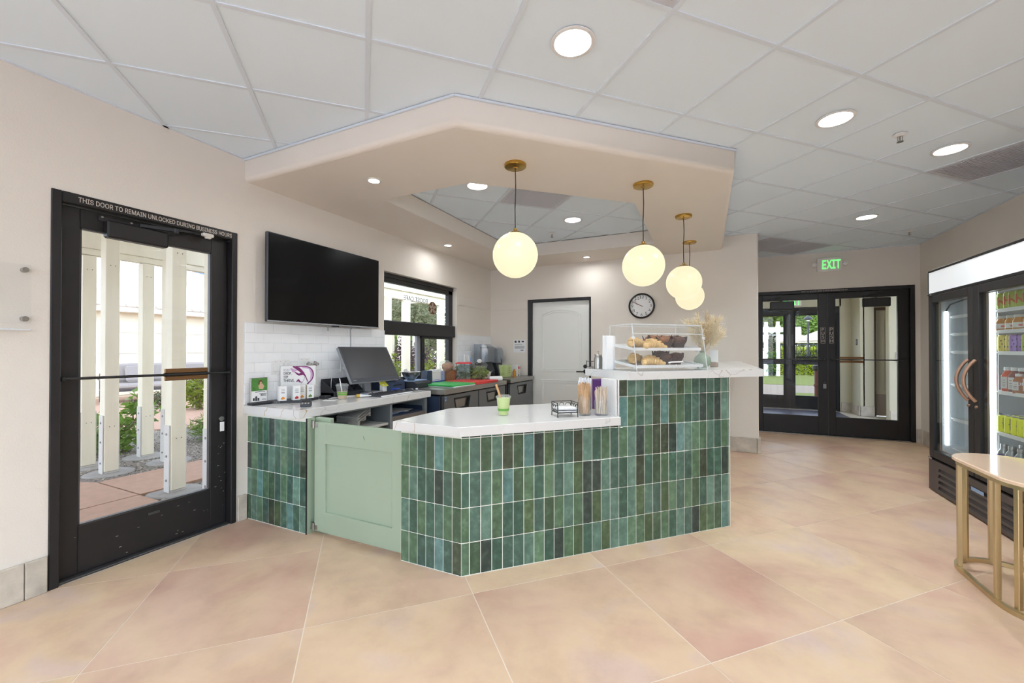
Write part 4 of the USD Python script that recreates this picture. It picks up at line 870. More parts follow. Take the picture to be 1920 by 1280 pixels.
bs.part('photograph_hair', cat_(flat([(-.008, .13), (-.005, .16), (.006, .168), (.02, .162), (.022, .146), (.014, .152), (.002, .150), (.0, .13)], (.0088, 0, .022), X1, (0, 0, 1))), 'hair_brown')
bs.part('leaflet_print', cat_(*[flat([(a, z), (b, z), (b, z + .004), (a, z + .004)], o_, X1, (0, 0, 1)) for a, b, z in ((-.03, .045, .072), (0, .052, .058), (.01, .052, .05), (.01, .052, .042), (.02, .05, .014))] + [flat(q, o_, X1, (0, 0, 1)) for q in ([(-.03, .008), (-.016, .008), (-.016, .038), (-.021, .044), (-.025, .044), (-.03, .038)], [(-.048, .01), (-.034, .01), (-.034, .03), (-.048, .03)], [(-.012, .008), (.0, .008), (.0, .028), (-.012, .028)])]), 'ink')

ph = T('poster_stand', 'dark display tray with a white poster of a purple ink swirl', 'poster stand', (-3.03, 2.28, ZC))
ph.part('display_base', bprism([(-3.135, 2.065), (-2.905, 2.25), (-2.975, 2.475), (-3.15, 2.47)], ZC, ZC + .02, .002), 'black_plastic', w=True)
pd, pn = np.array([.537, .845, 0]), np.array([.845, -.537, 0]); p0 = np.array([-3.132, 2.238, ZC + .02]); pw, phh = .262, .268
ph.part('poster_board', place(bx(0, pw, 0, phh, -.008, 0, .001), p0, pd, (0, 0, 1)), 'paper', w=True)
ph.part('poster_frame', cat_(*[place(bx(*q), p0, pd, (0, 0, 1)) for q in ((0, pw, phh - .003, phh + .001, -.01, .002), (-.002, .002, 0, phh, -.01, .002), (pw - .002, pw + .002, 0, phh, -.01, .002))]), 'pewter', w=True)
P3 = lambda x, z, d=.0006: p0 + pd * x * pw + np.array([0, 0, 1]) * z * phh + pn * d
ph.part('poster_lettering', cat_(*[text(s, .0205, P3(.08, z), pd, bold=True, d=.0005, sx=.72) for s, z in (('DROP.', .73), ('SIP.', .62), ('THRIVE.', .51))]), 'ink', w=True)
ph.part('poster_logo', cat_(place(lathe([(.0035, 0), (.0055, 0), (.0055, .0006), (.0035, .0006)], 16), P3(.1, .88), pd, (0, 0, 1)), text('TASTE', .013, P3(.125, .855), pd, d=.0005), place(bx(0, .04, 0, .003, 0, .0004), P3(.08, .835), pd, (0, 0, 1))), 'ink_light', w=True)
def ribbon(pts, wd, d=.0010):
    p = np.array(pts, float); k = np.linspace(0, 1, 40); n = len(p); q = np.stack([np.interp(k * (n - 1), np.arange(n), p[:, c]) for c in (0, 1)], 1)
    for _ in range(6): q[1:-1] = (q[:-2] + 2 * q[1:-1] + q[2:]) / 4
    w_ = np.interp(k, np.linspace(0, 1, len(wd)), wd); t = np.gradient(q, axis=0); t /= np.linalg.norm(t, axis=1, keepdims=True) + 1e-9; s = np.stack([-t[:, 1], t[:, 0]], 1)
    return Polygon(np.vstack([q + s * w_[:, None], (q - s * w_[:, None])[::-1]])).buffer(0)
def inkm(pts, wd, d): return place(mv(prism(ribbon(pts, wd), 0, .0004), s=(pw, phh, 1)), p0 + pn * d, pd, (0, 0, 1))
ph.part('ink_swirl', cat_(inkm([(.37, .97), (.62, .985), (.82, .96), (.93, .80), (.92, .62), (.84, .50), (.77, .46), (.72, .33), (.77, .18), (.80, .02)], [.008, .014, .016, .018, .018, .016, .022, .015, .01, .004], .0012),
    inkm([(.34, .98), (.5, .90), (.62, .78), (.70, .66), (.76, .50)], [.02, .05, .035, .015, .01], .0014), inkm([(.40, .80), (.50, .72), (.58, .74), (.66, .72)], [.012, .03, .04, .01], .0013), inkm([(.44, .50), (.50, .56), (.53, .50), (.62, .48)], [.01, .028, .02, .004], .0012), inkm([(.68, .64), (.64, .54), (.58, .44), (.55, .40)], [.004, .004, .003, .002], .0011)), 'plum_ink', w=True)
ph.part('ink_wash', cat_(inkm([(.28, .93), (.36, .84), (.45, .86)], [.01, .05, .02], .0007), inkm([(.6, .95), (.82, .92), (.88, .75), (.84, .55)], [.02, .03, .03, .01], .0008)), 'plum_light', w=True)
ph.part('base_lettering', text('TASTE', .010, (-3.055, 2.127, ZC + .0055), (.23, .185, 0), d=.0006), 'letter_grey', w=True)
bxs = [(-3.025, 2.175, 'light_blue', 'white sample carton at the left end of the poster tray', 'fruit_orange', 'photo_green'), (-2.975, 2.258, 'paper', 'white sample carton second from the left on the poster tray', 'fruit_red', 'mustard'),
       (-3.0, 2.325, 'paper', 'white sample carton third from the left on the poster tray', 'fruit_orange', 'mustard'), (-2.985, 2.39, 'paper', 'white sample carton at the right end of the poster tray', 'fruit_green', 'mustard')]
for x, y, m, lb, fr, side in bxs:
    t = T('sample_carton', lb, 'carton', (x, y, ZC + .02), -.35)
    q_ = .027; t.part('carton_body', bx(-q_, q_, -q_, q_, 0, .112, .001), 'paper'); t.part('side_print', bx(-.022, .022, q_ - .0002, q_ + .0008, .004, .108), side)
    t.part('front_print', cat_(*[bx(q_ - .0002, q_ + .0006, -.012, .012, z, z + .003) for z in (.086, .076, .064, .058)]), 'ink_light'); t.part('fruit_picture', cat_(*[mv(cyl(r * 1.5, 0, .0008, 12), (q_ - .0002, y_, z_), ry=math.pi / 2) for y_, z_, r in ((-.006, .018, .006), (.005, .019, .0055), (.0, .026, .004))]), fr)
cd = T('card_reader', 'small dark card reader in front of the poster tray', 'card reader', (-2.69, 2.125, ZC), -.75)
cd.part('reader_body', hullp([(x, y, z) for x, y, z in [(-.05, -.038, .002), (-.05, .038, .002), (.05, -.034, .002), (.05, .034, .002), (-.045, -.036, .045), (-.045, .036, .045), (.05, -.033, .018), (.05, .033, .018), (-.05, -.03, 0), (.05, .03, 0)]]), 'dark_plastic')
cd.part('reader_screen', place(bx(-.028, .028, -.03, .012, 0, .001), (-.02, 0, .0385), (0, 1, 0), (-.96, 0, .27)), 'screen'); cd.part('reader_keys', cat_(*[place(bx(x - .006, x + .006, y - .003, y + .003, 0, .0012), (.026, 0, .0255), (0, 1, 0), (-.96, 0, .27)) for x in (-.02, 0, .02) for y in (-.008, .002, .012)]), 'letter_grey', kind='stuff')
pk = T('power_brick', 'black power brick with a looping cord beside the poster tray', 'power adapter', (-2.97, 2.535, ZC))
pk.part('brick', mv(bx(-.03, .03, -.045, .045, 0, .026, .004), rz=.3), 'black_plastic'); pk.part('cord', tube([(.0, .045, .012), (.02, .09, .005), (.07, .11, .004), (.12, .07, .004), (.13, .0, .004), (.09, -.05, .004), (.03, -.06, .012)], .003, 6), 'black_plastic')
cup('iced_tea_cup', 'clear plastic cup of pale iced drink with a white straw by the monitor', (-2.805, 2.568, ZC), .034, .050, .118, 'tea', .062, 2, [(.0, .004, .03), (-.018, -.012, .178)], (.0045, 'straw_white'))
hk = T('wall_hooks', 'pair of round chrome fittings on the tiles right of the poster', 'wall fitting', (LX + .0125, 2.505, 1.150))
for y, r in ((0, .026), (.075, .024)):
    p_ = hk.part('chrome_rose', mv(lathe([(0, 0), (r, 0), (r, .006), (r * .8, .012), (r * .35, .014), (r * .3, .03), (r * .55, .036), (0, .042)], 24), (0, y, 0), ry=math.pi / 2), 'chrome', smooth=30)
hk.part('connecting_rod', tube([(.03, 0, 0), (.03, .075, .005)], .007, 10), 'chrome')
for x, y, a, lb in ((-2.85, 2.50, .5, 'white paper slip under the iced drink cup'), (-2.93, 2.70, .1, 'white paper slip in front of the black desk organiser')):
    t = T('paper_slip', lb, 'paper', (x, y, ZC), a); t.part('sheet', bx(-.05, .05, -.09, .09, 0, .0016), 'paper'); t.part('printed_lines', cat_(*[bx(-.03, -.026 + k * .0, -.06, .05, .0016, .0019) for k in range(1)], *[bx(-.01 + k * .014, -.008 + k * .014, -.06, .05, .0016, .0019) for k in range(3)]), 'ink_light')
og = T('desk_organizer', 'black tray organiser on the side worktop behind the iced drink', 'organiser', (-3.06, 2.80, ZC))
og.part('back_wall', bx(-.075, -.068, -.17, .17, 0, .155, .002), 'black_plastic'); og.part('base_tray', bx(-.075, .09, -.17, .17, 0, .04, .004), 'black_plastic')
for y in (-.17, -.06, .055, .163): og.part('divider', hullp([(-.075, y, 0), (-.075, y + .007, 0), (.085, y, 0), (.085, y + .007, 0), (-.075, y, .15), (-.075, y + .007, .15), (.03, y, .09), (.03, y + .007, .09), (.085, y, .045), (.085, y + .007, .045)]), 'black_plastic')
mk = T('marker_tube', 'white glue tube with a tan cap lying before the keyboard', 'tube', (-2.735, 2.725, ZC + .016), .75)
mk.part('tube_body', hullp([(x, y, z) for x, q in ((-.02, 1), (.075, .25)) for a in np.arange(10) * .628 for y, z in [(.015 * math.cos(a), .015 * math.sin(a) * q)]]), 'white_plastic'); mk.part('cap', mv(cyl(.0155, 0, .028, 16), (-.048, 0, 0), ry=math.pi / 2), 'mustard'); mk.part('tube_print', bx(.0, .04, -.006, .006, .0125, .0145), 'blue')
mo = T('monitor', 'dark grey computer monitor leaning back on the side worktop', 'monitor', (-2.96, 3.054, ZC), -.04)
A = .515; yd = (-math.sin(A), 0, math.cos(A)); oc = (0, 0, 1.14 - ZC); mm = lambda m: place(m, oc, (0, 1, 0), yd)
mo.part('screen_housing', mm(bx(-.305, .305, -.188, .188, -.035, 0, .006)), 'grey_plastic'); mo.part('bezel', mm(bx(-.303, .303, -.186, .186, -.002, .0022, .001)), 'dark_plastic'); mo.part('display', mm(bx(-.288, .288, -.148, .178, .0015, .0032)), 'screen_grey')
mo.part('brand_strip', mm(bx(-.28, -.245, -.170, -.163, .002, .0026)), 'ink_light')
mo.part('stand_neck', hullp([(-.06, -.04, .0), (-.06, .04, .0), (-.03, -.04, 0), (-.03, .04, 0), (-.09, -.035, .25), (-.09, .035, .25), (-.05, -.035, .24), (-.05, .035, .24)]), 'grey_plastic'); mo.part('stand_foot', bx(-.13, .05, -.12, .12, 0, .012, .004), 'grey_plastic')
mo.part('cable', tube([(-.05, -.10, .17), (-.06, -.16, .06), (.02, -.1, .02), (.05, -.02, .006)], .004, 6), 'black_plastic')
kb = T('keyboard', 'dark grey keyboard with a pale front edge below the monitor', 'keyboard', (-2.68, 3.03, ZC), .05)
kb.part('keyboard_body', hullp([(x, y, z) for y in (-.22, .22) for x, z in ((-.075, 0), (-.075, .022), (.075, 0), (.075, .012), (.08, .006))]), 'dark_plastic'); kb.part('front_edge', bx(.062, .082, -.222, .222, .001, .012, .003), 'white_plastic')
kb.part('keys', cat_(*[mv(bx(-.0065, .0065, -.0068, .0068, 0, .007, .0015), (-.062 + r * .021, -.205 + c * .0183, .0195 - r * .0021), ry=.065) for r in range(6) for c in range(23)]), 'black_plastic', kind='stuff')
ms = T('mouse', 'black computer mouse right of the keyboard', 'mouse', (-2.72, 3.335, ZC), .2)
ms.part('mouse_shell', hullp([tuple(np.array([.05, .03, .03]) * np.array([math.cos(a) * math.cos(b), math.sin(a) * math.cos(b), math.sin(b)])) for a in np.arange(16) * .3927 for b in (0, .4, .8, 1.2)]), 'black_plastic', smooth=50); ms.part('mouse_wheel', bx(.02, .034, -.003, .003, .022, .03, .002), 'grey_plastic')
nt = T('sticky_pad', 'yellow sticky note pad leaning below the monitor', 'note pad', (-2.90, 3.20, ZC))
nt.part('pad', place(bx(-.05, .04, 0, .078, 0, .006, .001), (.0, .0, .055), (.3, .95, 0), (-.7, .1, .7)), 'yellow_note'); nt.part('pad_stand', bx(-.055, -.01, -.03, .04, 0, .075, .004), 'white_plastic')
nt.part('pad_writing', place(cat_(*[bx(-.035, .025, z, z + .002, .006, .0064) for z in (.02, .035, .05)]), (.0, .0, .055), (.3, .95, 0), (-.7, .1, .7)), 'mustard')
bc = T('blue_cloth', 'small folded blue cloth between the keyboard and the printer', 'cloth', (-2.86, 3.30, ZC)); bc.part('folded_cloth', cat_(mv(bx(-.04, .04, -.05, .05, 0, .016, .006), rz=.4), mv(bx(-.03, .03, -.04, .045, .014, .028, .006), rz=.1)), 'blue')
pp = T('label_printer', 'squat black receipt printer between the monitor and the steel bowl', 'printer', (-3.0, 3.345, ZC), .06)
pp.part('printer_body', hullp([(x, y, z) for y in (-.125, .12) for x, z in ((-.11, 0), (.12, 0), (.12, .085), (.10, .105), (-.11, .112))]), 'navy'); pp.part('printer_lid', bx(-.10, .10, -.12, .115, .105, .116, .004), 'dark_plastic'); pp.part('paper_sheets', cat_(*[mv(bx(-.08, .08, -.09, .1, .116 + k * .002, .1175 + k * .002), rz=.1 * k) for k in range(4)]), 'paper'); pp.part('paper_slot', bx(.119, .122, -.07, .07, .05, .062), 'matte_black')
cl_ = T('cable_tangle', 'tangle of white and black cables at the far end of the side worktop', 'cables', (-2.72, 3.43, ZC))
g = random.Random(4)
for m in ('white_plastic', 'black_plastic', 'grey_plastic'):
    P = [(g.uniform(-.06, .06), g.uniform(-.05, .03), g.uniform(.004, .028)) for _ in range(9)]
    P = np.array(P); k = np.linspace(0, 8, 60); P = np.stack([np.interp(k, range(9), P[:, c]) for c in range(3)], 1)
    for _ in range(10): P[1:-1] = (P[:-2] + P[1:-1] + P[2:]) / 3
    cl_.part('cable', tube(P, .0035, 6), m)
# in the cabinet below
pt = T('plate_stack', 'stack of grey round trays on the shelf under the side worktop', 'trays', (-2.80, 2.36, .62))
for k in range(3): pt.part('round_tray', lathe([(0, .004 + k * .012), (.15, .004 + k * .012), (.19, .022 + k * .012), (.192, .026 + k * .012), (.15, .009 + k * .012), (0, .009 + k * .012)], 40), 'plate', smooth=40)
ec = T('drink_carriers', 'moulded grey pulp cup carriers tipped on the shelf beside the trays', 'cup carriers', (-2.76, 2.66, .62), .25)
def carrier(z, tilt):
    out = [bx(-.10, .10, -.10, .10, .045, .05, .002)]
    for sx in (-.05, .05):
        for sy in (-.05, .05): out.append(lathe([(0, 0), (.028, 0), (.036, .047), (.04, .05), (.033, .047), (.026, .004), (0, .004)], 20, (sx, sy, 0)))
    out += [bx(-.10, .10, sy - .004, sy + .004, .015, .05, .002) for sy in (-.1, .1)]
    v, f = cat_(*out); return mv((v, f), (0, 0, z), rx=tilt)
for k in range(3): ec.part('pulp_carrier', carrier(.03 + k * .024, .28), 'pulp')
bn = T('document_bin', 'open dark cubby tray of papers under the side worktop', 'tray', (-2.80, 3.17, .665))
bn.part('tray_shell', cat_(bx(-.18, .2, -.22, .22, 0, .006), bx(-.18, .2, -.225, -.219, 0, .05, .002), bx(-.18, .2, .219, .225, 0, .05, .002)), 'navy')
for k, (m, a) in enumerate((('light_blue', .1), ('paper', -.2), ('blue', .35), ('paper', .05))): bn.part('document', mv(bx(-.10, .13, -.12, .12, .006 + .003 * k, .0085 + .003 * k), (0, .03 * k - .04, 0), a), m)

# ---------------------------------------------------------------- on the steel back counter
gb = T('cutting_board', 'thick green cutting board on the steel counter', 'cutting board', (-2.665, 3.95, ZF))
gb.part('board', mv(bx(-.225, .225, -.21, .21, .012, .030, .004), rz=-.08), 'green_board'); gb.part('folded_towel', mv(cat_(bx(-.21, .23, -.20, .215, .0, .008, .003), bx(-.2, .235, -.19, .21, .006, .013, .003)), rz=-.05), 'paper', label='white towel under the green board')
rb = T('cutting_board', 'red cutting board under the food containers', 'cutting board', (-2.665, 4.46, ZF)); rb.part('board', mv(bx(-.22, .235, -.27, .27, .0, .018, .004), rz=-.05), 'red_board'); rb.part('board', mv(bx(-.20, .235, -.25, .26, .0185, .030, .004), rz=-.12), 'red_board')
def veg(t, name, m, c, r, n, seed): t.part(name, cat_(leaves(n, ell(c, r, .3), .05, seed, .8), blob(c, np.array(r) * .8, seed, .3, 3, 3)), m)
k1 = T('food_container', 'square clear container of dark kale with a red lid', 'food container', (-2.86, 4.60, ZF + .03), .5)
def tubc(t, w_, h, r=.02):
    o = Polygon([(-w_, -w_), (w_, -w_), (w_, w_), (-w_, w_)]).buffer(-r).buffer(r); v = prism(o.difference(o.buffer(-.003)), 0, h); t.part('container_wall', cat_(v, prism(o, 0, .003)), 'tub_clear'); return o
o = tubc(k1, .095, .20); k1.part('red_lid', cat_(prism(o.buffer(.008), .198, .212), prism(o.buffer(-.01), .212, .217)), 'lid_red'); veg(k1, 'kale_leaves', 'leaf_veg', (0, 0, .09), (.075, .075, .075), 500, 3)
k2 = T('food_container', 'round clear container of green sprouts under a knotted plastic bag', 'food container', (-2.665, 4.66, ZF + .03))
k2.part('container_wall', lathe([(0, .002), (.085, 0), (.092, .006), (.097, .17), (.099, .17), (.095, .17), (.088, .01), (0, .006)], 36), 'tub_clear', smooth=40); veg(k2, 'sprout_leaves', 'leaf_veg2', (0, 0, .075), (.08, .08, .075), 700, 4)
g = np.random.default_rng(3); v, f = arr(trimesh.creation.icosphere(3, 1.0)); v = np.array(v); v = v[:, :] * np.array([.105, .105, .055]) * (1 + .35 * (meshkit.fbm(v * 4 + 9, 3, 2)[:, None] - .5)) + [0, 0, .175]
k2.part('plastic_bag', (v, f), 'tub_clear', smooth=False); k2.part('bag_knot', blob((.02, -.03, .235), (.03, .025, .025), 8, .5, 2, 3), 'cup_clear_white')
tw = T('towel_roll', 'rolled white towel at the corner of the steel counter', 'towel', (-2.50, 4.80, ZF), .9); tw.part('rolled_towel', cat_(tube([(-.09, 0, .028), (.09, 0, .028)], .028, 20), tube([(-.085, .012, .045), (.093, .01, .044)], .02, 16)), 'paper', smooth=50); tw.part('towel_fold', cat_(*[mv(lathe([(r, 0), (r + .002, 0), (r + .002, .001), (r, .001)], 20), (.0905, 0, .028), ry=math.pi / 2) for r in (.006, .013, .02)]), 'ink_light')
wt = T('small_tub', 'small white plastic tub behind the towel roll', 'tub', (-2.79, 5.08, .875)); wt.part('tub_wall', lathe([(0, 0), (.05, 0), (.068, .085), (.071, .085), (.071, .09), (.066, .088), (.048, .004), (0, .004)], 28), 'offwhite', smooth=40); wt.part('tub_contents', lathe([(0, .03), (.055, .03)], 24), 'croissant')
kn = T('knife_block', 'steel knife block with white handled knives by the tiled wall', 'knife block', (-3.03, 4.99, .865))
kn.part('block', bx(-.05, .05, -.08, .08, 0, .205, .006), 'steel')
for k in range(4):
    t_ = kn.part('knife_handle', mv(hullp([(x, y, z) for x in (-.009, .009) for y, z in ((-.012, 0), (.012, 0), (-.014, .13 - .012 * k), (.008, .14 - .012 * k), (.014, .06))]), (-.02 + .01 * k, -.06 + k * .04, .205)), 'white_plastic' if k < 3 else 'light_blue'); t_.part('bolster', bx(-.03 + .01 * k, -.01 + .01 * k, -.07 + k * .04, -.05 + k * .04, .198, .208), 'chrome')
for k, (y, x, s, lb) in enumerate(((5.36, -2.98, 1.08, 'blender under a clear sound cover, nearer the knife block'), (5.64, -2.96, 1.0, 'blender under a clear sound cover, nearer the corner'))):
    t = T('blender', lb, 'blender', (x, y, .875), 0)
    t.part('motor_base', hullp([(a * s, b * s, z * s) for a, b, z in [(-.11, -.1, 0), (.12, -.1, 0), (-.11, .1, 0), (.12, .1, 0), (-.10, -.09, .2), (.07, -.09, .2), (-.1, .09, .2), (.07, .09, .2), (.115, -.095, .08), (.115, .095, .08)]]), 'black_plastic')
    t.part('control_panel', bx(.112 * s, .119 * s, -.04, .04, .06, .1, .002), 'dark_plastic'); t.part('indicator', bx(.117 * s, .121 * s, -.012, .012, .08, .09), 'light_blue')
    pr_ = Polygon([(-.105, .2), (.105, .2), (.11, .36), (.085, .42), (.03, .445), (-.105, .445)]); v, f = prism(pr_.difference(pr_.buffer(-.004)), -.095, .095)
    c_ = t.part('sound_cover', (np.stack([v[:, 0] * s, v[:, 2] * s, v[:, 1] * s], 1), f), 'cover_smoke'); v, f = prism(pr_, -.098, -.095); v2, f2 = prism(pr_, .095, .098); c_.part('cover_side', cat_((np.stack([v[:, 0] * s, v[:, 2] * s, v[:, 1] * s], 1), f), (np.stack([v2[:, 0] * s, v2[:, 2] * s, v2[:, 1] * s], 1), f2)), 'cover_smoke')
    t.part('jug', mv(lathe([(0, .2), (.05, .2), (.075, .38), (.078, .39), (.07, .39), (.03, .40), (0, .41)], 4 * 6), s=(s, s, s)), 'cup_plastic'); t.part('jug_lid', mv(cyl(.06, .385, .405, 20), s=(s, s, s)), 'matte_black')
sj = T('smoothie_jug', 'clear measuring jug of lime green smoothie beside the blenders', 'jug', (-2.66, 5.42, .875))
sj.part('jug_wall', hullp([(x, y, z) for x in (-.055, .055) for y in (-.065, .065) for z in (0,)] + [(x, y, .19) for x in (-.075, .075) for y in (-.085, .085)]), 'cup_plastic'); sj.part('smoothie', hullp([(x, y, .004) for x in (-.053, .053) for y in (-.063, .063)] + [(x, y, .175) for x in (-.071, .071) for y in (-.081, .081)]), 'smoothie'); sj.part('jug_handle', tube([(0, -.08, .17), (0, -.12, .16), (0, -.115, .06), (0, -.07, .04)], .008, 8), 'smoothie')
sj.part('jug_markings', cat_(*[bx(.066 + .03 * 0 + k * .002, .070 + k * .002, -.03, .01, .07 + k * .03, .075 + k * .03) for k in range(3)]), 'ink')
ct = T('milk_carton', 'white carton with a red square print at the end of the back counter', 'carton', (-2.62, 5.70, .875), .1)
ct.part('carton_body', bx(-.05, .05, -.06, .06, 0, .17, .003), 'white_plastic'); ct.part('carton_print', cat_(bx(.05, .0512, -.05, -.005, .11, .15), bx(.05, .0512, .02, .05, .11, .145)), 'lid_red'); ct.part('carton_text', cat_(*[bx(.05, .051, -.045, .0, z, z + .004) for z in (.05, .062, .074, .086)]), 'mustard')
ct.part('carton_foot_print', bx(.05, .0512, -.05, .0, .01, .025), 'ink')
ab = T('amber_bottle', 'small amber bottle between the lime jug and the carton', 'bottle', (-2.58, 5.55, .875)); ab.part('bottle_glass', lathe([(0, 0), (.022, 0), (.024, .004), (.024, .075), (.01, .1), (.01, .115), (0, .115)], 20), 'amber', smooth=40); ab.part('bottle_cap', cyl(.012, .113, .13, 16), 'white_plastic')
sp = T('serving_spoon', 'dark handled tool standing in the lime jug', 'utensil', (-2.70, 5.40, .95)); sp.part('handle', tube([(0, 0, 0), (-.02, -.005, .19)], .006, 8), 'black'); sp.part('hanging_ring', mv(lathe([(.012, -.002), (.016, 0), (.012, .002)], 16), (-.024, -.006, .21), ry=math.pi / 2), 'pewter')
scl = T('kitchen_scale', 'flat black box under the steel bowl', 'scale', (-2.93, 3.66, ZF), .1); scl.part('scale_body', hullp([(x, y, z) for y in (-.15, .16) for x, z in ((-.14, 0), (.14, 0), (.14, .05), (.10, .07), (-.14, .07))]), 'black_plastic'); scl.part('scale_tray', bx(-.12, .09, -.13, .15, .07, .076, .003), 'light_blue')
bl = T('steel_bowl', 'small steel mixing bowl with a white spatula resting in it', 'bowl', (-2.93, 3.62, ZF + .076))
bl.part('bowl_shell', lathe([(0, 0), (.035, .0), (.04, .004), (.08, .045), (.098, .085), (.107, .09), (.106, .094), (.095, .09), (.076, .05), (.036, .008), (0, .006)], 40), 'steel', smooth=40)
spt = T('spatula', 'white rubber spatula leaning out of the steel bowl', 'spatula', (-2.95, 3.63, ZF + .10)); spt.part('spatula_blade', place(bx(-.022, .022, .02, .13, -.003, .003, .002), (0, 0, 0), (.2, .9, .3), (.0, -.62, .75)), 'paper'); spt.part('spatula_handle', tube([(0, .01, .01), (.06, .06, -.09)], .004, 6), 'white_plastic')
gbx = T('glove_box', 'white and blue glove box on the steel counter below the window', 'box', (-3.03, 4.17, ZF), .08)
gbx.part('box_body', bx(-.07, .07, -.14, .15, 0, .15, .003), 'white_plastic'); gbx.part('blue_band', bx(.0695, .0708, -.14, .15, .0, .032), 'blue'); gbx.part('pale_label', bx(.0695, .0708, .06, .15, .034, .145), 'light_blue')
gbx.part('tissue_gloves', cat_(*[blob((.0, -.1 + k * .05, .152), (.045, .04, .016), k, .7, 2, 4) for k in range(5)]), 'cup_clear_white'); gbx.part('label_print', cat_(*[bx(.0705, .0712, y0_, y1_, z, z + .004) for y0_, y1_, z in ((-.12, .03, .045), (.08, .12, .10), (.08, .13, .014))]), 'blue')
nb = T('navy_box', 'upright navy blue box left of the glove box', 'box', (-2.98, 3.955, ZF), -.15); nb.part('box_body', hullp([(x, y, z) for x in (-.05, .05) for y, z in ((-.04, 0), (.06, 0), (-.02, .165), (.05, .165))]), 'navy')
pl = T('flyers', 'loose white flyers lying before the glove box', 'paper', (-2.88, 4.06, ZF)); pl.part('flyer', mv(bx(-.06, .06, -.17, .17, 0, .003), rz=-.1), 'paper'); pl.part('flyer', mv(bx(-.05, .06, -.13, .19, .003, .006), rz=.12), 'light_blue')
def basket(label, loc, s):
    t = T('wicker_basket', label, 'basket', loc)
    t.part('basket_shell', lathe([(0, 0), (.055 * s, 0), (.07 * s, .13 * s), (.073 * s, .13 * s), (.068 * s, .125 * s), (.052 * s, .006), (0, .006)], 30), 'wicker', smooth=40)
    t.part('woven_bands', cat_(*[lathe([((.055 + .015 * z / .13) * s, z * s), ((.055 + .015 * z / .13) * s + .004, z * s + .006), ((.055 + .015 * z / .13) * s, z * s + .012)], 30) for z in (.0, .025, .05, .075, .1, .12)], *[tube([((.056) * s * math.cos(a), .056 * s * math.sin(a), 0), (.073 * s * math.cos(a), .073 * s * math.sin(a), .13 * s)], .0035, 5) for a in np.arange(18) * .349]), 'wicker')
    return t
k_ = basket('brown wicker basket with a bagged loaf, right of the glove box', (-2.97, 4.44, ZF), 1.15)
lo = T('bread_loaf', 'brown loaf in a clear bag on the wicker basket', 'bread', (-2.98, 4.40, ZF + .15)); lo.part('loaf', blob((0, 0, .045), (.055, .085, .055), 4, .2, 3, 2), 'bread_crust', smooth=True); lo.part('clear_bag', blob((0, -.02, .05), (.068, .125, .07), 9, .35, 3, 3), 'cup_plastic')
k3 = basket('small wicker basket of vegetables behind the kale container', (-3.03, 4.86, ZF), .95); veg(k3, 'salad_leaves', 'leaf_veg2', (0, 0, .14), (.06, .06, .05), 160, 9)
for k, (dx, dz) in enumerate(((0, .0), (.015, .045), (.0, .085))):
    t = T('tomato_pack', ['red tomato pack at the bottom of the stack between the two baskets', 'red tomato pack in the middle of the stack between the two baskets', 'red tomato pack on top of the stack between the two baskets'][k], 'tomatoes', (-2.96 + dx, 4.655, ZF + dz)); t.part('tomatoes', cat_(*[blob((.0, y, .022), (.024, .024, .02), k, .05, 2) for y in (-.026, .026)]), 'tomato', smooth=True); t.part('clear_wrap', blob((0, 0, .022), (.032, .055, .024), k + 3, .2, 2), 'cup_plastic')
nc = T('wall_notice', 'white printed notice taped to the back wall left of the door', 'notice', (-2.655, BY, 1.33)); nc.part('sheet', bx(-.105, .105, -.0015, 0, -.10, .10), 'paper')
nc.part('notice_print', cat_(*[bx(a, b, -.0025, -.0015, z, z + h) for a, b, z, h in ((-.02, .01, .055, .03), (.04, .075, .06, .02), (-.08, .05, .02, .006), (-.08, .085, .0, .005), (-.08, .085, -.015, .005), (-.08, .085, -.035, .009), (.02, .07, -.07, .012))], mv(cyl(.018, 0, .001, 16), (-.065, -.0015, .068), rx=math.pi / 2)), 'ink')

# ---------------------------------------------------------------- the glass door drinks cooler
ck_ = T('drinks_cooler', 'black two door glass drinks cooler with a blank lit header', 'refrigerator', (2.2, 4.365, 0))
ya, yb, xf, xb = 3.655, 5.075, 1.84, 2.61
ck_.part('cabinet', cat_(bx(xf + .05, xb, yb - .035, yb, .06, 1.99, .004), bx(xf + .05, xb, ya, ya + .035, .06, 1.99, .004), bx(xb - .03, xb, ya, yb, .06, 1.99), bx(xf + .02, xb, ya, yb, 1.985, 1.995, .003), bx(xf + .06, xb, ya, yb, .06, .3)), 'cooler_black', w=True)
ck_.part('liner', cat_(bx(xf + .07, xb - .035, yb - .05, yb - .036, .32, 1.75), bx(xf + .07, xb - .035, ya + .036, ya + .05, .32, 1.75), bx(xb - .05, xb - .032, ya + .04, yb - .04, .32, 1.75), bx(xf + .06, xb - .035, ya + .04, yb - .04, .30, .335), bx(xf + .06, xb - .035, ya + .04, yb - .04, 1.74, 1.76)), 'cooler_white', w=True)
ck_.part('header_frame', cat_(bx(xf, xf + .08, ya, yb, 1.765, 1.788, .003), bx(xf, xf + .08, ya, yb, 1.976, 1.995, .003), bx(xf, xf + .08, ya, ya + .008, 1.788, 1.976), bx(xf, xf + .08, yb - .008, yb, 1.788, 1.976)), 'black', w=True)
ck_.part('lit_header', bx(xf + .004, xf + .03, ya + .008, yb - .008, 1.788, 1.976), 'lightbox', w=True, label='blank white lit header panel')
ck_.part('mullion', bx(xf + .045, xf + .125, 4.338, 4.392, .32, 1.75, .006), 'cooler_white', w=True, label='white inner pillar between the doors').part('pillar_led', cat_(bx(xf + .125, xf + .129, 4.35, 4.38, .36, 1.72), bx(xf + .07, xf + .11, 4.3345, 4.338, .36, 1.72)), 'led', w=True)
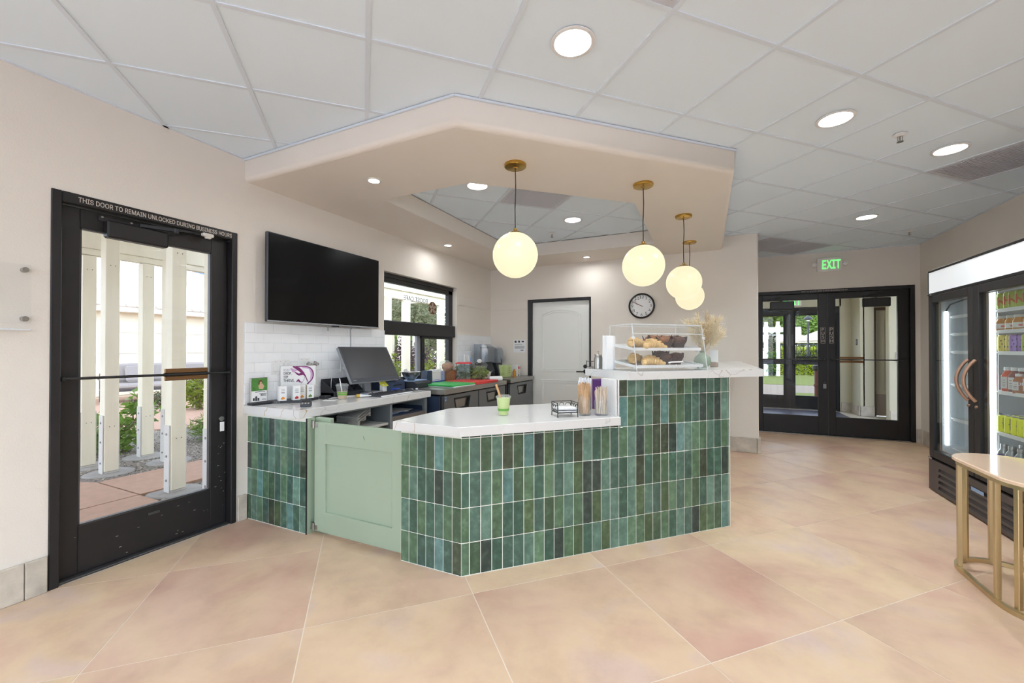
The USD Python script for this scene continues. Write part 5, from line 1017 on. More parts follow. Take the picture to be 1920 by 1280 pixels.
ck_.part('side_led', bx(xf + .09, xf + .115, yb - .065, yb - .05, .42, 1.62, .005), 'led', w=True)
ck_.part('led_cord', tube([(xf + .10, yb - .055, 1.62), (xf + .13, yb - .055, 1.68), (xf + .22, yb - .055, 1.72), (xf + .3, yb - .055, 1.74)], .006), 'pewter', w=True)
for y0, y1, hy in ((4.372, 5.07, 4.418), (3.66, 4.364, 4.318)):
    d = ck_.part('door', cat_(bx(xf, xf + .045, y0 + .07, y1 - .07, .305, .375, .004), bx(xf, xf + .045, y0 + .07, y1 - .07, 1.70, 1.765, .004), bx(xf, xf + .045, y0, y0 + .07, .305, 1.765, .004), bx(xf, xf + .045, y1 - .07, y1, .305, 1.765, .004)), 'cooler_black', w=True)
    d.part('gasket', cat_(bx(xf + .045, xf + .055, y0 + .05, y1 - .05, .36, .378), bx(xf + .045, xf + .055, y0 + .05, y1 - .05, 1.697, 1.715), bx(xf + .045, xf + .055, y0 + .055, y0 + .073, .36, 1.715), bx(xf + .045, xf + .055, y1 - .073, y1 - .055, .36, 1.715)), 'taupe', w=True)
    d.part('window_pane', bx(xf + .015, xf + .02, y0 + .07, y1 - .07, .375, 1.70), 'pane_cool', w=True)
    z = np.linspace(.885, 1.2, 13); q = np.sin((z - .885) / .315 * math.pi)
    hd = [(xf - .008 - .062 * q_ ** .8, hy + (.014 * q_ if hy > 4.36 else .014 * q_), z_) for q_, z_ in zip(q, z)]
    ck_.part('door_handle', tube(hd, .0115, 10), 'copper', w=True, smooth=50)
    ck_.part('door_lock', mv(cyl(.010, 0, .012, 14), (xf - .012, hy, .845), ry=math.pi / 2), 'copper', w=True)
ck_.part('hinge', cat_(bx(xf - .012, xf + .04, yb - .07, yb - .005, .288, .303, .003), bx(xf - .008, xf + .04, yb - .06, yb - .005, 1.768, 1.778, .002)), 'chrome', w=True)
# louvred kick panel
kp = Polygon([(ya, .012), (yb, .012), (yb, .285), (ya, .285)])
zs = [.232, .180, .128, .076]
for z in zs: kp = kp.difference(Polygon([(3.83, z - .030), (4.91, z - .030), (4.895, z), (3.845, z)]))
v, f = prism(kp, 0, .02)
gp = ck_.part('kick_panel', (np.stack([xf - .002 + v[:, 2], v[:, 0], v[:, 1]], 1), f[:, ::-1]), 'cooler_grille', w=True)
for z in zs: gp.part('louvre', hullp([(xf + .018, y, z - .006) for y in (3.82, 4.92)] + [(xf + .002, y, z - .032) for y in (3.82, 4.92)] + [(xf + .021, y, z - .004) for y in (3.82, 4.92)] + [(xf + .006, y, z - .034) for y in (3.82, 4.92)]), 'cooler_grille', w=True)
ck_.part('kick_backing', bx(xf + .03, xf + .06, ya, yb, .03, .29), 'matte_black', w=True)
gp.part('rating_label', bx(xf - .004, xf - .002, 4.24, 4.40, .218 - .02, .243 - .018), 'light_blue', w=True); gp.part('controller', bx(xf - .004, xf + .002, 3.86, 3.93, .20, .235, .003), 'screen', w=True)
ck_.part('foot', cat_(*[cyl(.02, 0, .065, 12, (x, y)) for x in (xf + .12, xb - .08) for y in (ya + .08, yb - .08)]), 'black', w=True)
SHELF = [1.572, 1.418, 1.262, .974, .672, .40]
for bay, (y0, y1, x0) in enumerate(((3.70, 4.334, xf + .105), (4.396, 5.022, xf + .13))):
    for z in SHELF:
        wires = [bx(x0 + .01, xb - .06, y - .0015, y + .0015, z - .004, z) for y in np.arange(y0 + .03, y1 - .01, .032)]
        s = ck_.part('shelf', cat_(*wires, bx(x0, x0 + .006, y0 + .005, y1 - .005, z - .012, z), bx(xb - .07, xb - .065, y0, y1, z - .01, z), bx(x0, xb - .06, y0, y0 + .006, z - .01, z), bx(x0, xb - .06, y1 - .006, y1, z - .01, z)), 'white_paint', w=True)
        s.part('price_rail', bx(x0 - .008, x0 - .003, y0 + .05, y1 - .05, z - .022, z + .004, .001), 'white_plastic', w=True)
def can_t(name, label, cat, loc, col, extra=None, r=.033, h=.122, rot=-.42):
    t = T(name, label, cat, loc, rot, None)
    t.part('can_body', lathe([(r * .78, 0), (r * .86, .002), (r, .012), (r, h - .012), (r * .82, h - .002), (r * .80, h)], 28), col, smooth=40)
    t.part('can_lid', lathe([(r * .80, h), (r * .83, h + .0015), (r * .77, h + .001), (r * .74, h - .004), (0, h - .003)], 28), 'can_lid'); t.part('can_tab', bx(-.008, .008, -.012, .010, h - .003, h - .001, .0005), 'can_lid')
    if extra: extra(t, r, h)
    return t
ORD = ['first', 'second', 'third', 'fourth', 'fifth']
RW = ['front row', 'second row', 'third row', 'back row']
def stock(make, label, z, ys, xs, x_first=.135, dy=.069, dx=.07, rot=-.42, jit=.004):
    first = None; g = random.Random(int(z * 1000))
    for r in range(xs):
        for c in range(ys):
            y = 4.335 - .036 - c * dy + g.uniform(-jit, jit); x = xf + x_first + r * dx + g.uniform(-jit, jit)
            lb = label % (ORD[c], RW[r])
            if first is None: first = make(lb, (x, y, z))
            else: dup(first, (x, y, z), rot + g.uniform(-.25, .25) * 0, lb)
def kprint(t, r, h): t.part('can_emblem', wrap(text('K', .062, (-.004, 0, 0), (1, 0, 0), (0, 1, 0), sx=1.0, bold=True, d=.0008, center=True), r + .0004), 'can_red') if 0 else t.part('can_emblem', (lambda m: (m[0] + np.array([0, 0, .03]), m[1]))(wrap(text('K', .06, (-.012, 0, 0), (1, 0, 0), (0, 1, 0), sx=1.05, bold=True, d=.001, center=True), r + .0004)), 'can_red')
stock(lambda lb, p: can_t('green_can', lb, 'drink can', p, 'can_green', kprint), 'green can with red emblem, %s from the white pillar, %s, top shelf', SHELF[0], 5, 2)
def honey(lb, p):
    t = T('honey_jar', lb, 'jar', p, -.42); r = .042
    t.part('jar_body', lathe([(0, 0), (r, 0), (r + .002, .006), (r + .002, .062), (r * .82, .082), (r * .82, .09), (0, .09)], 28), 'honey', smooth=40); t.part('jar_lid', lathe([(r * .86, .086), (r * .88, .09), (r * .88, .103), (r * .8, .106), (0, .106)], 28), 'honey_lid', smooth=40)
    a = np.linspace(-1.2, 1.2, 14); lbv = np.vstack([np.stack([(r + .0026) * np.sin(a), -(r + .0026) * np.cos(a), np.full(14, z)], 1) for z in (.014, .05)]); t.part('jar_label', (lbv, np.array([(k, k + 1, k + 15, k + 14) for k in range(13)])), 'offwhite')
    t.part('label_print', (lambda m: (m[0] + np.array([0, 0, .024]), m[1]))(wrap(cat_(bx(-.018, .0, 0, .012, 0, .0006), bx(.004, .02, .004, .008, 0, .0006)), r + .003)), 'can_red'); return t
stock(honey, 'amber honey jar, %s from the white pillar, %s, second shelf', SHELF[1], 4, 1, dy=.092, x_first=.145)
def flowers(t, r, h): t.part('can_print', (lambda m: (m[0] + np.array([0, 0, .03]), m[1]))(wrap(cat_(*[bx(x - .003, x + .003, z, z + .012, 0, .0005) for x, z in ((-.02, 0), (-.008, .02), (.004, .002), (.016, .026), (.022, .05), (-.014, .045), (.006, .055))]), r + .0003)), 'ink')
for c, (m, lb) in enumerate((('can_gold', 'pale yellow slim can beside the white pillar on the third shelf'), ('can_gold', 'pale yellow can second from the white pillar on the third shelf'), ('can_purple', 'lilac can with dark print in the middle of the third shelf'), ('can_purple', 'lilac can farther from the pillar on the third shelf'), ('can_green', 'olive can at the far right of the third shelf'))):
    can_t('slim_can', lb, 'drink can', (xf + .135 + (.012 if c % 2 else 0), 4.299 - c * .064, SHELF[2]), m, flowers, r=.030)
def juice(name, label, p, col, h=.175):
    t = T(name, label, 'bottle', p, -.5); w = .032
    o = Polygon([(-w, -w), (w, -w), (w, w), (-w, w)]).buffer(-.012).buffer(.012)
    t.part('bottle_body', hullp([(x, y, z) for x, y in list(o.exterior.coords)[:-1] for z in (0, h * .66)] + [(x * .5, y * .5, h * .84) for x, y in list(o.exterior.coords)[:-1]]), col, smooth=50); t.part('bottle_neck', cyl(.016, h * .82, h * .9, 18), col)
    t.part('bottle_cap', cyl(.021, h * .86, h, 20), 'white_plastic'); t.part('bottle_label', bx(-w - .0008, -.004, -w - .0008, -w, .02, h * .6), 'offwhite'); t.part('label_print', cat_(*[bx(-w + .006, -.012, -w - .0014, -w - .0008, z, z + .004) for z in (.035, .045, .06, .08)]), 'ink_light'); return t
for c, (m, lb, h) in enumerate((('juice_orange', 'orange red juice bottle beside the white pillar on the fourth shelf', .175), ('juice_plum', 'plum brown juice bottle second from the pillar on the fourth shelf', .175), ('juice_plum', 'plum brown juice bottle behind the short bottle on the fourth shelf', .175), ('juice_orange', 'orange red juice bottle far from the pillar on the fourth shelf', .175))):
    juice('juice_bottle', lb, (xf + .15, 4.285 - c * .078, SHELF[3]), m, h)
sbt = juice('short_bottle', 'short amber juice bottle with bold white letters at the front of the fourth shelf', (xf + .128, 4.115, SHELF[3]), 'juice_brown', .135); sbt.part('bottle_letters', text('PUR', .02, (-.03, -.0335, .055), (1, 0, 0), bold=True, d=.001), 'paper')
def yprint(t, r, h):
    t.part('can_lettering', (lambda m: (m[0] + np.array([0, 0, .028]), m[1]))(wrap((lambda m: (np.stack([-m[0][:, 1], m[0][:, 0], m[0][:, 2]], 1) + np.array([.006, 0, 0]), m[1]))(text('yerbae', .018, (0, 0, 0), (1, 0, 0), (0, 1, 0), bold=True, d=.0008)), r + .0003)), 'ink')
    t.part('can_seal', (lambda m: (m[0] + np.array([0, 0, .018]), m[1]))(wrap(mv(cyl(.004, 0, .001, 12), (.014, 0, 0)), r + .0003)), 'ink_light')
stock(lambda lb, p: can_t('yellow_can', lb, 'drink can', p, 'can_yellow', yprint, h=.125), 'bright yellow can, %s from the white pillar, %s, fifth shelf', SHELF[4], 5, 4)
def alu(lb, p):
    t = T('blue_bottle', lb, 'bottle', p, -.42); r = .036
    t.part('bottle_body', lathe([(0, 0), (r, 0), (r, .115), (r * .95, .125), (r * .6, .15), (r * .5, .158), (r * .5, .172), (0, .172)], 28), 'bottle_silver', smooth=40); t.part('blue_label', lathe([(r + .0004, .005), (r + .0006, .008), (r + .0006, .108), (r + .0004, .111)], 28), 'bottle_blue', smooth=40)
    t.part('bottle_cap', lathe([(r * .56, .158), (r * .58, .16), (r * .58, .182), (r * .52, .185), (0, .185)], 24), 'can_lid', smooth=40); t.part('label_mark', (lambda m: (m[0] + np.array([0, 0, .06]), m[1]))(wrap(mv(lathe([(.006, 0), (.008, 0), (.008, .001), (.006, .001)], 16)), r + .0006)), 'can_lid'); return t
stock(alu, 'silver bottle with blue label, %s from the white pillar, %s, bottom shelf', SHELF[5], 4, 3, dy=.088, dx=.09)
for k, (z, m, lb) in enumerate(((SHELF[0], 'juice_orange', 'orange carton seen through the left cooler door, top shelf'), (SHELF[1], 'ink_light', 'grey can seen through the left cooler door, second shelf'), (SHELF[3], 'ink_light', 'grey can seen through the left cooler door, fourth shelf'), (SHELF[4], 'bottle_blue', 'blue can seen through the left cooler door, fifth shelf'), (SHELF[2], 'cushion', 'taupe can seen through the left cooler door, third shelf'))):
    can_t('dark_can', lb, 'drink can', (xf + .16, 4.44, z), m)

# ---------------------------------------------------------------- the brass side table
tb = T('side_table', 'oval side table with glossy peach top on brass legs', 'table', (1.515, 3.10, 0))
def stad(r, y0=2.93, y1=3.27, n=28):
    a = np.linspace(0, math.pi, n); return [(1.515 + r * math.cos(q), y1 + r * math.sin(q)) for q in a] + [(1.515 - r * math.cos(q), y0 - r * math.sin(q)) for q in a]
tb.part('table_top', bprism(stad(.205, 2.92, 3.30), .628, .646, .004), 'peach_top', w=True)
tb.part('upper_frame', tube([(x, y, .617) for x, y in stad(.19)], .0105, square=True, closed=True), 'soft_brass', w=True)
tb.part('base_ring', tube([(x, y, .012) for x, y in stad(.198)], .0115, square=True, closed=True), 'soft_brass', w=True)
for x, y in ((1.325, 3.295), (1.395, 3.405), (1.53, 3.463), (1.655, 3.405), (1.708, 3.24), (1.323, 2.945), (1.358, 2.86), (1.46, 2.755), (1.6, 2.765), (1.70, 2.88)):
    a = math.atan2(y - min(max(y, 2.93), 3.27), x - 1.515); tb.part('leg', mv(bx(-.011, .011, -.011, .011, .022, .608, .002), (x, y, 0), a), 'soft_brass', w=True)

# ---------------------------------------------------------------- the yard beyond the side door
gx = LX - .17
struct('ground_gravel', bx(-9.2, gx + .1, -8, 9, -.2, -.035), 'gravel')
struct('ground_yard', bx(-45, -8.6, -25, 45, -.22, -.05), 'concrete_pink')
g = np.random.default_rng(12)
def pebbles(n, m):
    p = np.stack([g.uniform(-9, gx - .1, n), g.uniform(1.5, 5.2, n)], 1); p = p[~((p[:, 0] > -5.42) & (p[:, 0] < -4.53))]; p = p[~(p[:, 1] < 1.95)]
    o = np.array([[1, 0, 0], [0, 1, 0], [-1, 0, 0], [0, -1, 0], [0, 0, .8]]) ; s_ = g.uniform(.008, .022, len(p)); a = g.uniform(0, 6.28, len(p)); c_, q_ = np.cos(a), np.sin(a)
    v = o[None] * s_[:, None, None]; v = np.stack([v[..., 0] * c_[:, None] - v[..., 1] * q_[:, None] * .7 + p[:, :1], v[..., 0] * q_[:, None] + v[..., 1] * .7 * c_[:, None] + p[:, 1:], v[..., 2] * .7 - .036], -1)
    f = np.array([(0, 1, 4), (1, 2, 4), (2, 3, 4), (3, 0, 4)]); return v.reshape(-1, 3), (np.arange(len(p))[:, None, None] * 5 + f).reshape(-1, 3)
gvl = T('gravel', 'loose grey and tan gravel covering the planting bed outside', 'gravel', kind='stuff')
for m_, n_ in (('pebble', 9000), ('pebble_dark', 6000), ('pebble_light', 4000)): gvl.part('pebbles', pebbles(n_, m_), m_, kind='stuff')
def pads(name, polys, z0=-.15, z1=-.012, m='concrete_pink'):
    s = ST(name)
    for p in polys: s.part('paving_slab', prism(Polygon(p).buffer(-.008, join_style=2), z0, z1), m)
pads('path_slabs', [[(-4.575, -1.2), (gx + .02, -1.2), (gx + .02, 1.93), (-4.575, 1.93)], [(-6.2, .6), (-4.575, .6), (-4.575, 1.93), (-5.37, 1.93), (-6.2, 1.62)], [(-5.37, 1.93), (-4.575, 1.93), (-4.575, 3.0), (-5.37, 3.0)], [(-5.37, 3.0), (-4.575, 3.0), (-4.575, 4.4), (-5.37, 4.4)], [(-8.0, -1.), (-6.2, -1.), (-6.2, 1.62), (-8.0, 1.2)], [(-5.37, 4.4), (-4.575, 4.4), (-4.575, 6.0), (-5.37, 6.0)],
    [(-8.7, 2.7), (-8.07, 3.57), (-7.6, 4.15), (-6.9, 5.1), (-8.0, 6.6), (-11, 5.5)], [(-8.7, 2.7), (-11, 5.5), (-14.6, 3.4), (-11.5, .6)]])
def post(label, x, y, h, s=.058):
    t = T('pergola_post', label, 'post', (x, y, -.035))
    t.part('timber', bx(-s, s, -s, s, .03, h, .005), 'post_cream'); b = t.part('base_bracket', cat_(bx(-s * .75, s * .75, -s - .012, -s, .0, .62, .002), bx(-s * .75, s * .75, s, s + .012, .0, .62, .002), bx(-s * .9, s * .9, -s, s, 0, .028)), 'bracket')
    b.part('bolt', cat_(*[mv(lathe([(0, .006), (.010, .005), (.012, 0)][::-1], 10), (0, -s - .012, z), rx=math.pi / 2) for z in (.12, .34, .54)]), 'bolt'); t.part('footing', lathe([(0, .012), (.19, .012), (.21, .004), (.215, -.05)][::-1], 28), 'concrete_grey'); t.part('nail', cat_(*[mv(cyl(.004, 0, .003, 8), (s, yy, z), ry=math.pi / 2) for yy in (-.02, .02) for z in (.5, 2.2)]), 'matte_black')
    return t
post('cream post nearest the door glass, beside the pink slabs', -4.46, 2.145, 2.62); post('cream post at the right edge of the side door glass', -3.96, 2.20, 2.62); post('cream post second from the left through the side door', -5.75, 2.16, 2.62)
post('cream post at the left edge of the side door glass', -6.26, 2.155, 2.36); post('cream post standing behind the leafy bush', -6.24, 2.685, 2.36); post('cream post behind the post nearest the glass', -5.72, 2.69, 2.36)
pb_ = T('pergola_beam', 'cream pergola beam carried by the far posts outside the door', 'beam', (-6.25, 2.6, 2.33)); pb_.part('lower_board', bx(-.05, .05, -1.2, 2.6, 0, .07, .004), 'post_cream'); pb_.part('upper_board', bx(-.07, .07, -1.1, 2.6, .07, .26, .006), 'post_cream'); pb_.part('stepped_end', cat_(bx(-.04, .04, -1.35, -1.1, .14, .26), bx(-.04, .04, -1.27, -1.1, .09, .2)), 'post_cream')
pb2 = T('pergola_beam', 'cream pergola beam nearest the building, above the door glass', 'beam', (-4.2, 2.2, 2.585)); pb2.part('board', bx(-.06, .06, -2.6, 3.2, 0, .24, .006), 'post_cream')
for k, y in enumerate((-.2, .7, 1.6, 2.5, 3.4)):
    t = T('pergola_rafter', 'cream pergola rafter over the yard, %s from the left' % ORD[k], 'rafter', (-4.9, y, 2.83)); t.part('board', bx(-1.7, 1.55, -.03, .03, 0, .14, .004), 'post_cream')
struct('roof_porch', bx(-7.6, gx, -6, 3.38, 3.02, 3.1), 'fascia')
# bungalow across the yard
hb = T('bungalow', 'cream bungalow with lap siding and a tiled roof across the yard', 'building', (-14.8, 6, -.05))
hb.part('wall', bx(-4, 0, -9, 16, 0, 2.42), 'siding')
for k in range(4): hb.part('siding_board', hullp([(x, y, z) for y in (-9, 16) for x, z in ((0, .06 + k * .58), (.025, .06 + k * .58), (.008, .64 + k * .58), (0, .64 + k * .58))]), 'siding')
hb.part('fascia_board', bx(.0, .40, -9.3, 16.3, 2.36, 2.52, .01), 'fascia'); hb.part('roof', hullp([(x, y, z) for y in (-9.4, 16.4) for x, z in ((.45, 2.5), (.45, 2.56), (-3.5, 3.02), (-3.5, 2.9))]), 'roof_tile')
hb.part('roof_tiles', cat_(*[tube([(.50, y, 2.57), (-3.3, y, 3.02)], .075, 8) for y in np.arange(-9.2, 16.2, .23)]), 'roof_tile', kind='stuff')
gb2 = T('gable_roof', 'blue edged gable roof rising behind the bungalow', 'roof', (-20, 9, 3)); gb2.part('barge_board', hullp([(x, y, z) for x in (0, .3) for y, z in ((-2.2, 2.1), (-2.2, 2.45), (3.4, 1.3), (3.4, 1.72))]), 'blue_paint'); gb2.part('gable_wall', bx(-2, 0, -1.5, 5, -3.0, .6), 'fascia')
sf_ = T('outdoor_sofa', 'low outdoor sofa with grey cushions on a dark frame against the bungalow', 'sofa', (-13.3, 5.9, -.05), -.25)
sf_.part('frame', cat_(bx(-.4, .4, -1.0, 1.4, .28, .33, .01), bx(-.42, -.36, -1.0, 1.4, .3, .72, .01), bx(-.4, .4, -1.03, -.97, .55, .60, .01)), 'charcoal_metal')
for x in (-.37, .37):
    for y in (-.97, 1.37): sf_.part('leg', bx(x - .03, x + .03, y - .03, y + .03, 0, .56 if y < 0 else .3), 'charcoal_metal')
for k in range(3): sf_.part('seat_cushion', bx(-.33, .4, -.95 + k * .77, -.2 + k * .77, .33, .47, .05), 'cushion'); sf_.part('back_cushion', mv(bx(-.08, .1, -.95 + k * .77, -.2 + k * .77, 0, .5, .06), (-.28, 0, .46), ry=-.2), 'cushion')
sf_.part('throw_pillow', mv(bx(-.06, .06, -.24, .24, 0, .46, .05), (-.05, -.3, .48), ry=-.45, rz=.1), 'cushion')
def bush(name, label, x, y, h, r, n, size, m='leaf_green', stems=6, seed=1, z=-.035, zc=.58, cat='shrub', asp=.5, hollow=.3):
    t = T(name, label, cat, (x, y, z)); g = random.Random(seed)
    t.part('foliage', leaves(n, ell((0, 0, h * zc), (r, r, h * (1 - zc) * 1.05), hollow), size, seed, asp), m)
    t.part('stems', cat_(*[tube([(g.uniform(-.04, .04), g.uniform(-.04, .04), 0), (g.uniform(-.5, .5) * r, g.uniform(-.5, .5) * r, h * .5), (g.uniform(-.8, .8) * r, g.uniform(-.8, .8) * r, h * .85)], .006 + h * .003, 5) for _ in range(stems)]), 'bark'); return t
bush('leafy_bush', 'rounded green bush between the first two posts outside the side door', -6.95, 2.42, .50, .27, 420, .085, seed=2, zc=.5)
bush('leafy_bush', 'rounded green bush right of the second post outside the side door', -6.75, 2.62, .46, .25, 380, .085, seed=3, zc=.5)
bush('tall_shrub', 'tall broad leaved shrub with bare stems in the gravel bed', -7.05, 2.98, .74, .22, 150, .11, seed=4, zc=.66, hollow=.2, m='leaf_green')
bush('grassy_tuft', 'low green tuft of lavender leaves near the right door edge', -6.6, 3.60, .33, .26, 700, .10, seed=5, zc=.5, asp=.12, m='leaf_green')
fl = bush('flowering_plant', 'sparse plant with small pink flowers behind the lavender tuft', -6.8, 3.95, .50, .26, 160, .08, seed=6, zc=.6, asp=.14, m='leaf_dark'); fl.part('flowers', leaves(140, ell((0, 0, .47), (.28, .28, .08), .4), .035, 8, .9), 'leaf_pink')
bush('bright_bush', 'sunlit yellow green bush by the sun patch across the yard', -10.0, 5.30, .80, .42, 1200, .09, 'leaf_bright', seed=7, zc=.5); bush('dark_tuft', 'small dark green tuft beside the sofa', -11.1, 5.05, .36, .26, 400, .09, 'leaf_dark', seed=8, zc=.5, asp=.2)
for k, (x, y) in enumerate(((-9.0, 4.95), (-9.6, 5.35), (-10.1, 6.3))): post(['slim white trellis post left of the sunlit bush', 'slim white trellis post in front of the sunlit bush', 'slim white trellis post behind the sunlit bush'][k], x, y, 2.3, .04)

# ---------------------------------------------------------------- what the service window shows
WP = [('cream pergola post at the left edge of the service window', -5.2, 5.76), ('cream pergola post in the middle of the service window', -5.2, 6.28), ('cream pergola post right of the round sticker in the service window', -5.2, 7.42), ('cream pergola post at the right edge of the service window', -5.2, 7.95)]
for lb, x, y in WP: post(lb, x, y, 2.255, .062)
wbm = T('pergola_beam', 'deep cream beam seen through the top of the service window', 'beam', (-5.25, 6.9, 2.22)); wbm.part('lower_board', bx(-.05, .05, -1.6, 1.8, 0, .16, .005), 'post_cream'); wbm.part('upper_board', bx(-.08, .08, -1.7, 1.9, .16, .56, .005), 'post_cream'); wbm.part('valance_board', bx(-.06, .06, -1.7, 1.9, .565, 1.1, .005), 'post_cream'); wbm.part('cross_board', cat_(bx(-.9, 0, -.75, -.68, .1, .4), bx(-.9, 0, .6, .67, .1, .4)), 'post_cream')
bush('slim_shrub', 'yellow green shrub at the bottom left of the service window', -5.6, 6.35, 1.2, .30, 700, .08, 'leaf_bright', seed=21); bush('slim_shrub', 'yellow green shrub at the bottom right of the service window', -5.9, 7.7, 1.08, .4, 900, .08, 'leaf_bright', seed=22); bush('purple_shrub', 'purple leaved shrub left of the window mullion', -6.2, 7.35, 1.55, .42, 1400, .07, 'leaf_purple', seed=23, zc=.62); bush('purple_shrub', 'purple leaved shrub right of the window mullion', -6.5, 8.35, 1.5, .45, 1400, .07, 'leaf_purple', seed=24, zc=.62)
for k, (x, y) in enumerate(((-6.2, 7.03), (-6.6, 7.75), (-7.2, 9.05))): post(['slim white post left in the lower service window', 'slim white post second in the lower service window', 'slim white post behind the mullion of the service window'][k], x, y, 1.72 if k < 2 else 2.0, .04)
def tree(label, x, y, h, r, n, size, m, seed, zc=.62, asp=.45, z=-.05):
    t = T('garden_tree', label, 'tree', (x, y, z)); g = random.Random(seed)
    t.part('trunk', tube([(0, 0, 0), (.05, .03, h * .25), (-.03, .05, h * .6)], [h * .025, h * .02, h * .012], 8), 'bark'); t.part('branches', cat_(*[tube([(0, 0, h * .35), (g.uniform(-.6, .6) * r, g.uniform(-.6, .6) * r, h * g.uniform(.55, .85))], h * .008, 5) for _ in range(8)]), 'bark')
    cs = [(g.uniform(-.55, .55) * r, g.uniform(-.55, .55) * r, h * zc + g.uniform(-.22, .28) * h * (1 - zc) * 1.6) for _ in range(9)]
    t.part('crown', cat_(*[leaves(n // 9, ell(c, (r * .5, r * .5, h * (1 - zc) * .55), .45), size, seed + k, asp) for k, c in enumerate(cs)]), m); return t
tree('grey green olive tree at the left of the upper service window', -8.5, 10.2, 3.5, 1.0, 3600, .12, 'leaf_olive', 31); tree('grey green olive tree in the middle of the upper service window', -9.0, 11.6, 3.2, 1.25, 4500, .12, 'leaf_olive', 32); tree('dark tree behind the olives in the service window', -12, 15.2, 5.0, 2.6, 6000, .18, 'leaf_dark', 33)
tree('dark tree behind the left olive in the service window', -13.5, 14.6, 5.0, 2.2, 5000, .18, 'leaf_dark', 34); bush('garden_hedge_bush', 'green bush under the umbrellas outside the service window', -8.6, 10.9, 1.3, 1.0, 1800, .11, 'leaf_bright', seed=35); bush('garden_hedge_bush', 'green bush left of the umbrellas outside the service window', -8.0, 9.5, 1.9, .8, 2200, .10, 'leaf_green', seed=36)
def umbrella(label, x, y, z, r, h, m, zb=-.05):
    t = T('patio_umbrella', label, 'umbrella', (x, y, zb)); n = 8; a = np.arange(n) * 2 * math.pi / n + .3
    v = np.vstack([[0, 0, z + h], np.stack([r * np.cos(a), r * np.sin(a), np.full(n, z)], 1), np.stack([r * .99 * np.cos(a), r * .99 * np.sin(a), np.full(n, z - .18)], 1), [0, 0, z + h - .02]])
    f = [(0, 1 + k, 1 + (k + 1) % n) for k in range(n)] + [(1 + k, 9 + k, 9 + (k + 1) % n) for k in range(n)] + [(1 + k, 9 + (k + 1) % n, 1 + (k + 1) % n) for k in range(n)] + [(17, 1 + (k + 1) % n, 1 + k) for k in range(n)]
    t.part('canopy', (v, np.array(f)), m); t.part('pole', cyl(.03, 0, z + h, 12), 'bronze'); t.part('base_plate', cyl(.3, 0, .08, 20), 'charcoal_metal'); t.part('ribs', cat_(*[tube([(0, 0, z + h - .05), (r * .97 * math.cos(q), r * .97 * math.sin(q), z - .02)], .012, 5) for q in a]), 'bronze'); return t
umbrella('white patio umbrella left of the mullion in the service window', -9.8, 12.8, 1.62, 1.3, .5, 'umbrella_white'); umbrella('white patio umbrella right of the mullion in the service window', -10.2, 15.9, 1.68, 1.3, .5, 'umbrella_white')

# ---------------------------------------------------------------- the vestibule and the garden beyond the exit doors
vz = EY + .16
struct('floor_vestibule', bx(-.2, 4.2, EY + .05, 10.9, -.06, -.004), 'vest_floor'); struct('floor_mat', prism([(.5, 7.75), (2.41, 7.75), (2.41, 10.45), (.5, 10.45)], -.004, .006), 'mat_dark')
struct('ceiling_vestibule', bx(-.3, 4.3, EY + .1, 11, 2.62, 2.7), 'vest_wall')
struct('wall_vestibule', cat_(bx(-.35, -.2, vz, 10.9, 0, 2.65), bx(-3.3, -3.17, 6.05, 10.8, 0, 3.2), bx(-.35, .66, 10.6, 10.78, 0, 2.65), bx(2.47, 2.66, 10.6, 10.78, 0, 2.65), bx(.6, 2.5, 10.6, 10.78, 2.17, 2.65), bx(2.66, 2.74, 10.06, 10.78, 0, 2.65, .01), bx(2.7, 2.88, 10.06, 10.2, 0, 2.65, .01), bx(2.88, 4.2, 10.16, 10.3, 2.08, 2.65), bx(3.75, 4.2, 10.16, 10.3, 0, 2.65), bx(2.935, 4.2, 9.55, 9.70, 0, 2.65, .01), bx(4.1, 4.25, vz, 10.3, 0, 2.65)), 'vest_wall')
vb = ST('baseboard_vestibule')
for q in ((2.49, 2.655, 10.58, 10.6), (2.64, 2.66, 10.05, 10.58), (2.665, 2.875, 10.04, 10.06), (2.945, 4.1, 9.53, 9.55)): vb.part('travertine_tile', bx(*q, 0, .19, .004), 'travertine')
d4 = ST('door_4')
d4.part('door_frame', cat_(bx(.66, .72, 10.58, 10.7, 0, 2.17, .004), bx(2.41, 2.47, 10.58, 10.7, 0, 2.17, .004), bx(.66, 2.47, 10.58, 10.7, 2.115, 2.17, .004)), 'matte_black'); d4.part('threshold', bx(.72, 2.41, 10.58, 10.7, 0, .013), 'steel')
for x0, x1, g0, g1 in ((.725, 1.606, .82, 1.498), (1.612, 2.405, 1.712, 2.30)):
    lf = d4.part('door_leaf', cat_(bx(x0, g0, 10.62, 10.665, .014, 2.11, .003), bx(g1, x1, 10.62, 10.665, .014, 2.11, .003), bx(g0, g1, 10.62, 10.665, .014, .29, .003), bx(g0, g1, 10.62, 10.665, 2.0, 2.11, .003)), 'matte_black'); lf.part('window_pane', bx(g0, g1, 10.64, 10.645, .29, 2.0), 'pane')
    d4.part('push_bar', bx(x0 + .04, x1 - .04, 10.54, 10.60, .96, 1.07, .01), 'black'); d4.part('push_plate', bx(x0 + .03 if x0 > 1 else x1 - .07, x0 + .07 if x0 > 1 else x1 - .03, 10.616, 10.62, 1.36, 1.6), 'black_plastic')
d4.part('astragal', bx(1.605, 1.613, 10.612, 10.62, .03, 2.1), 'black_plastic')
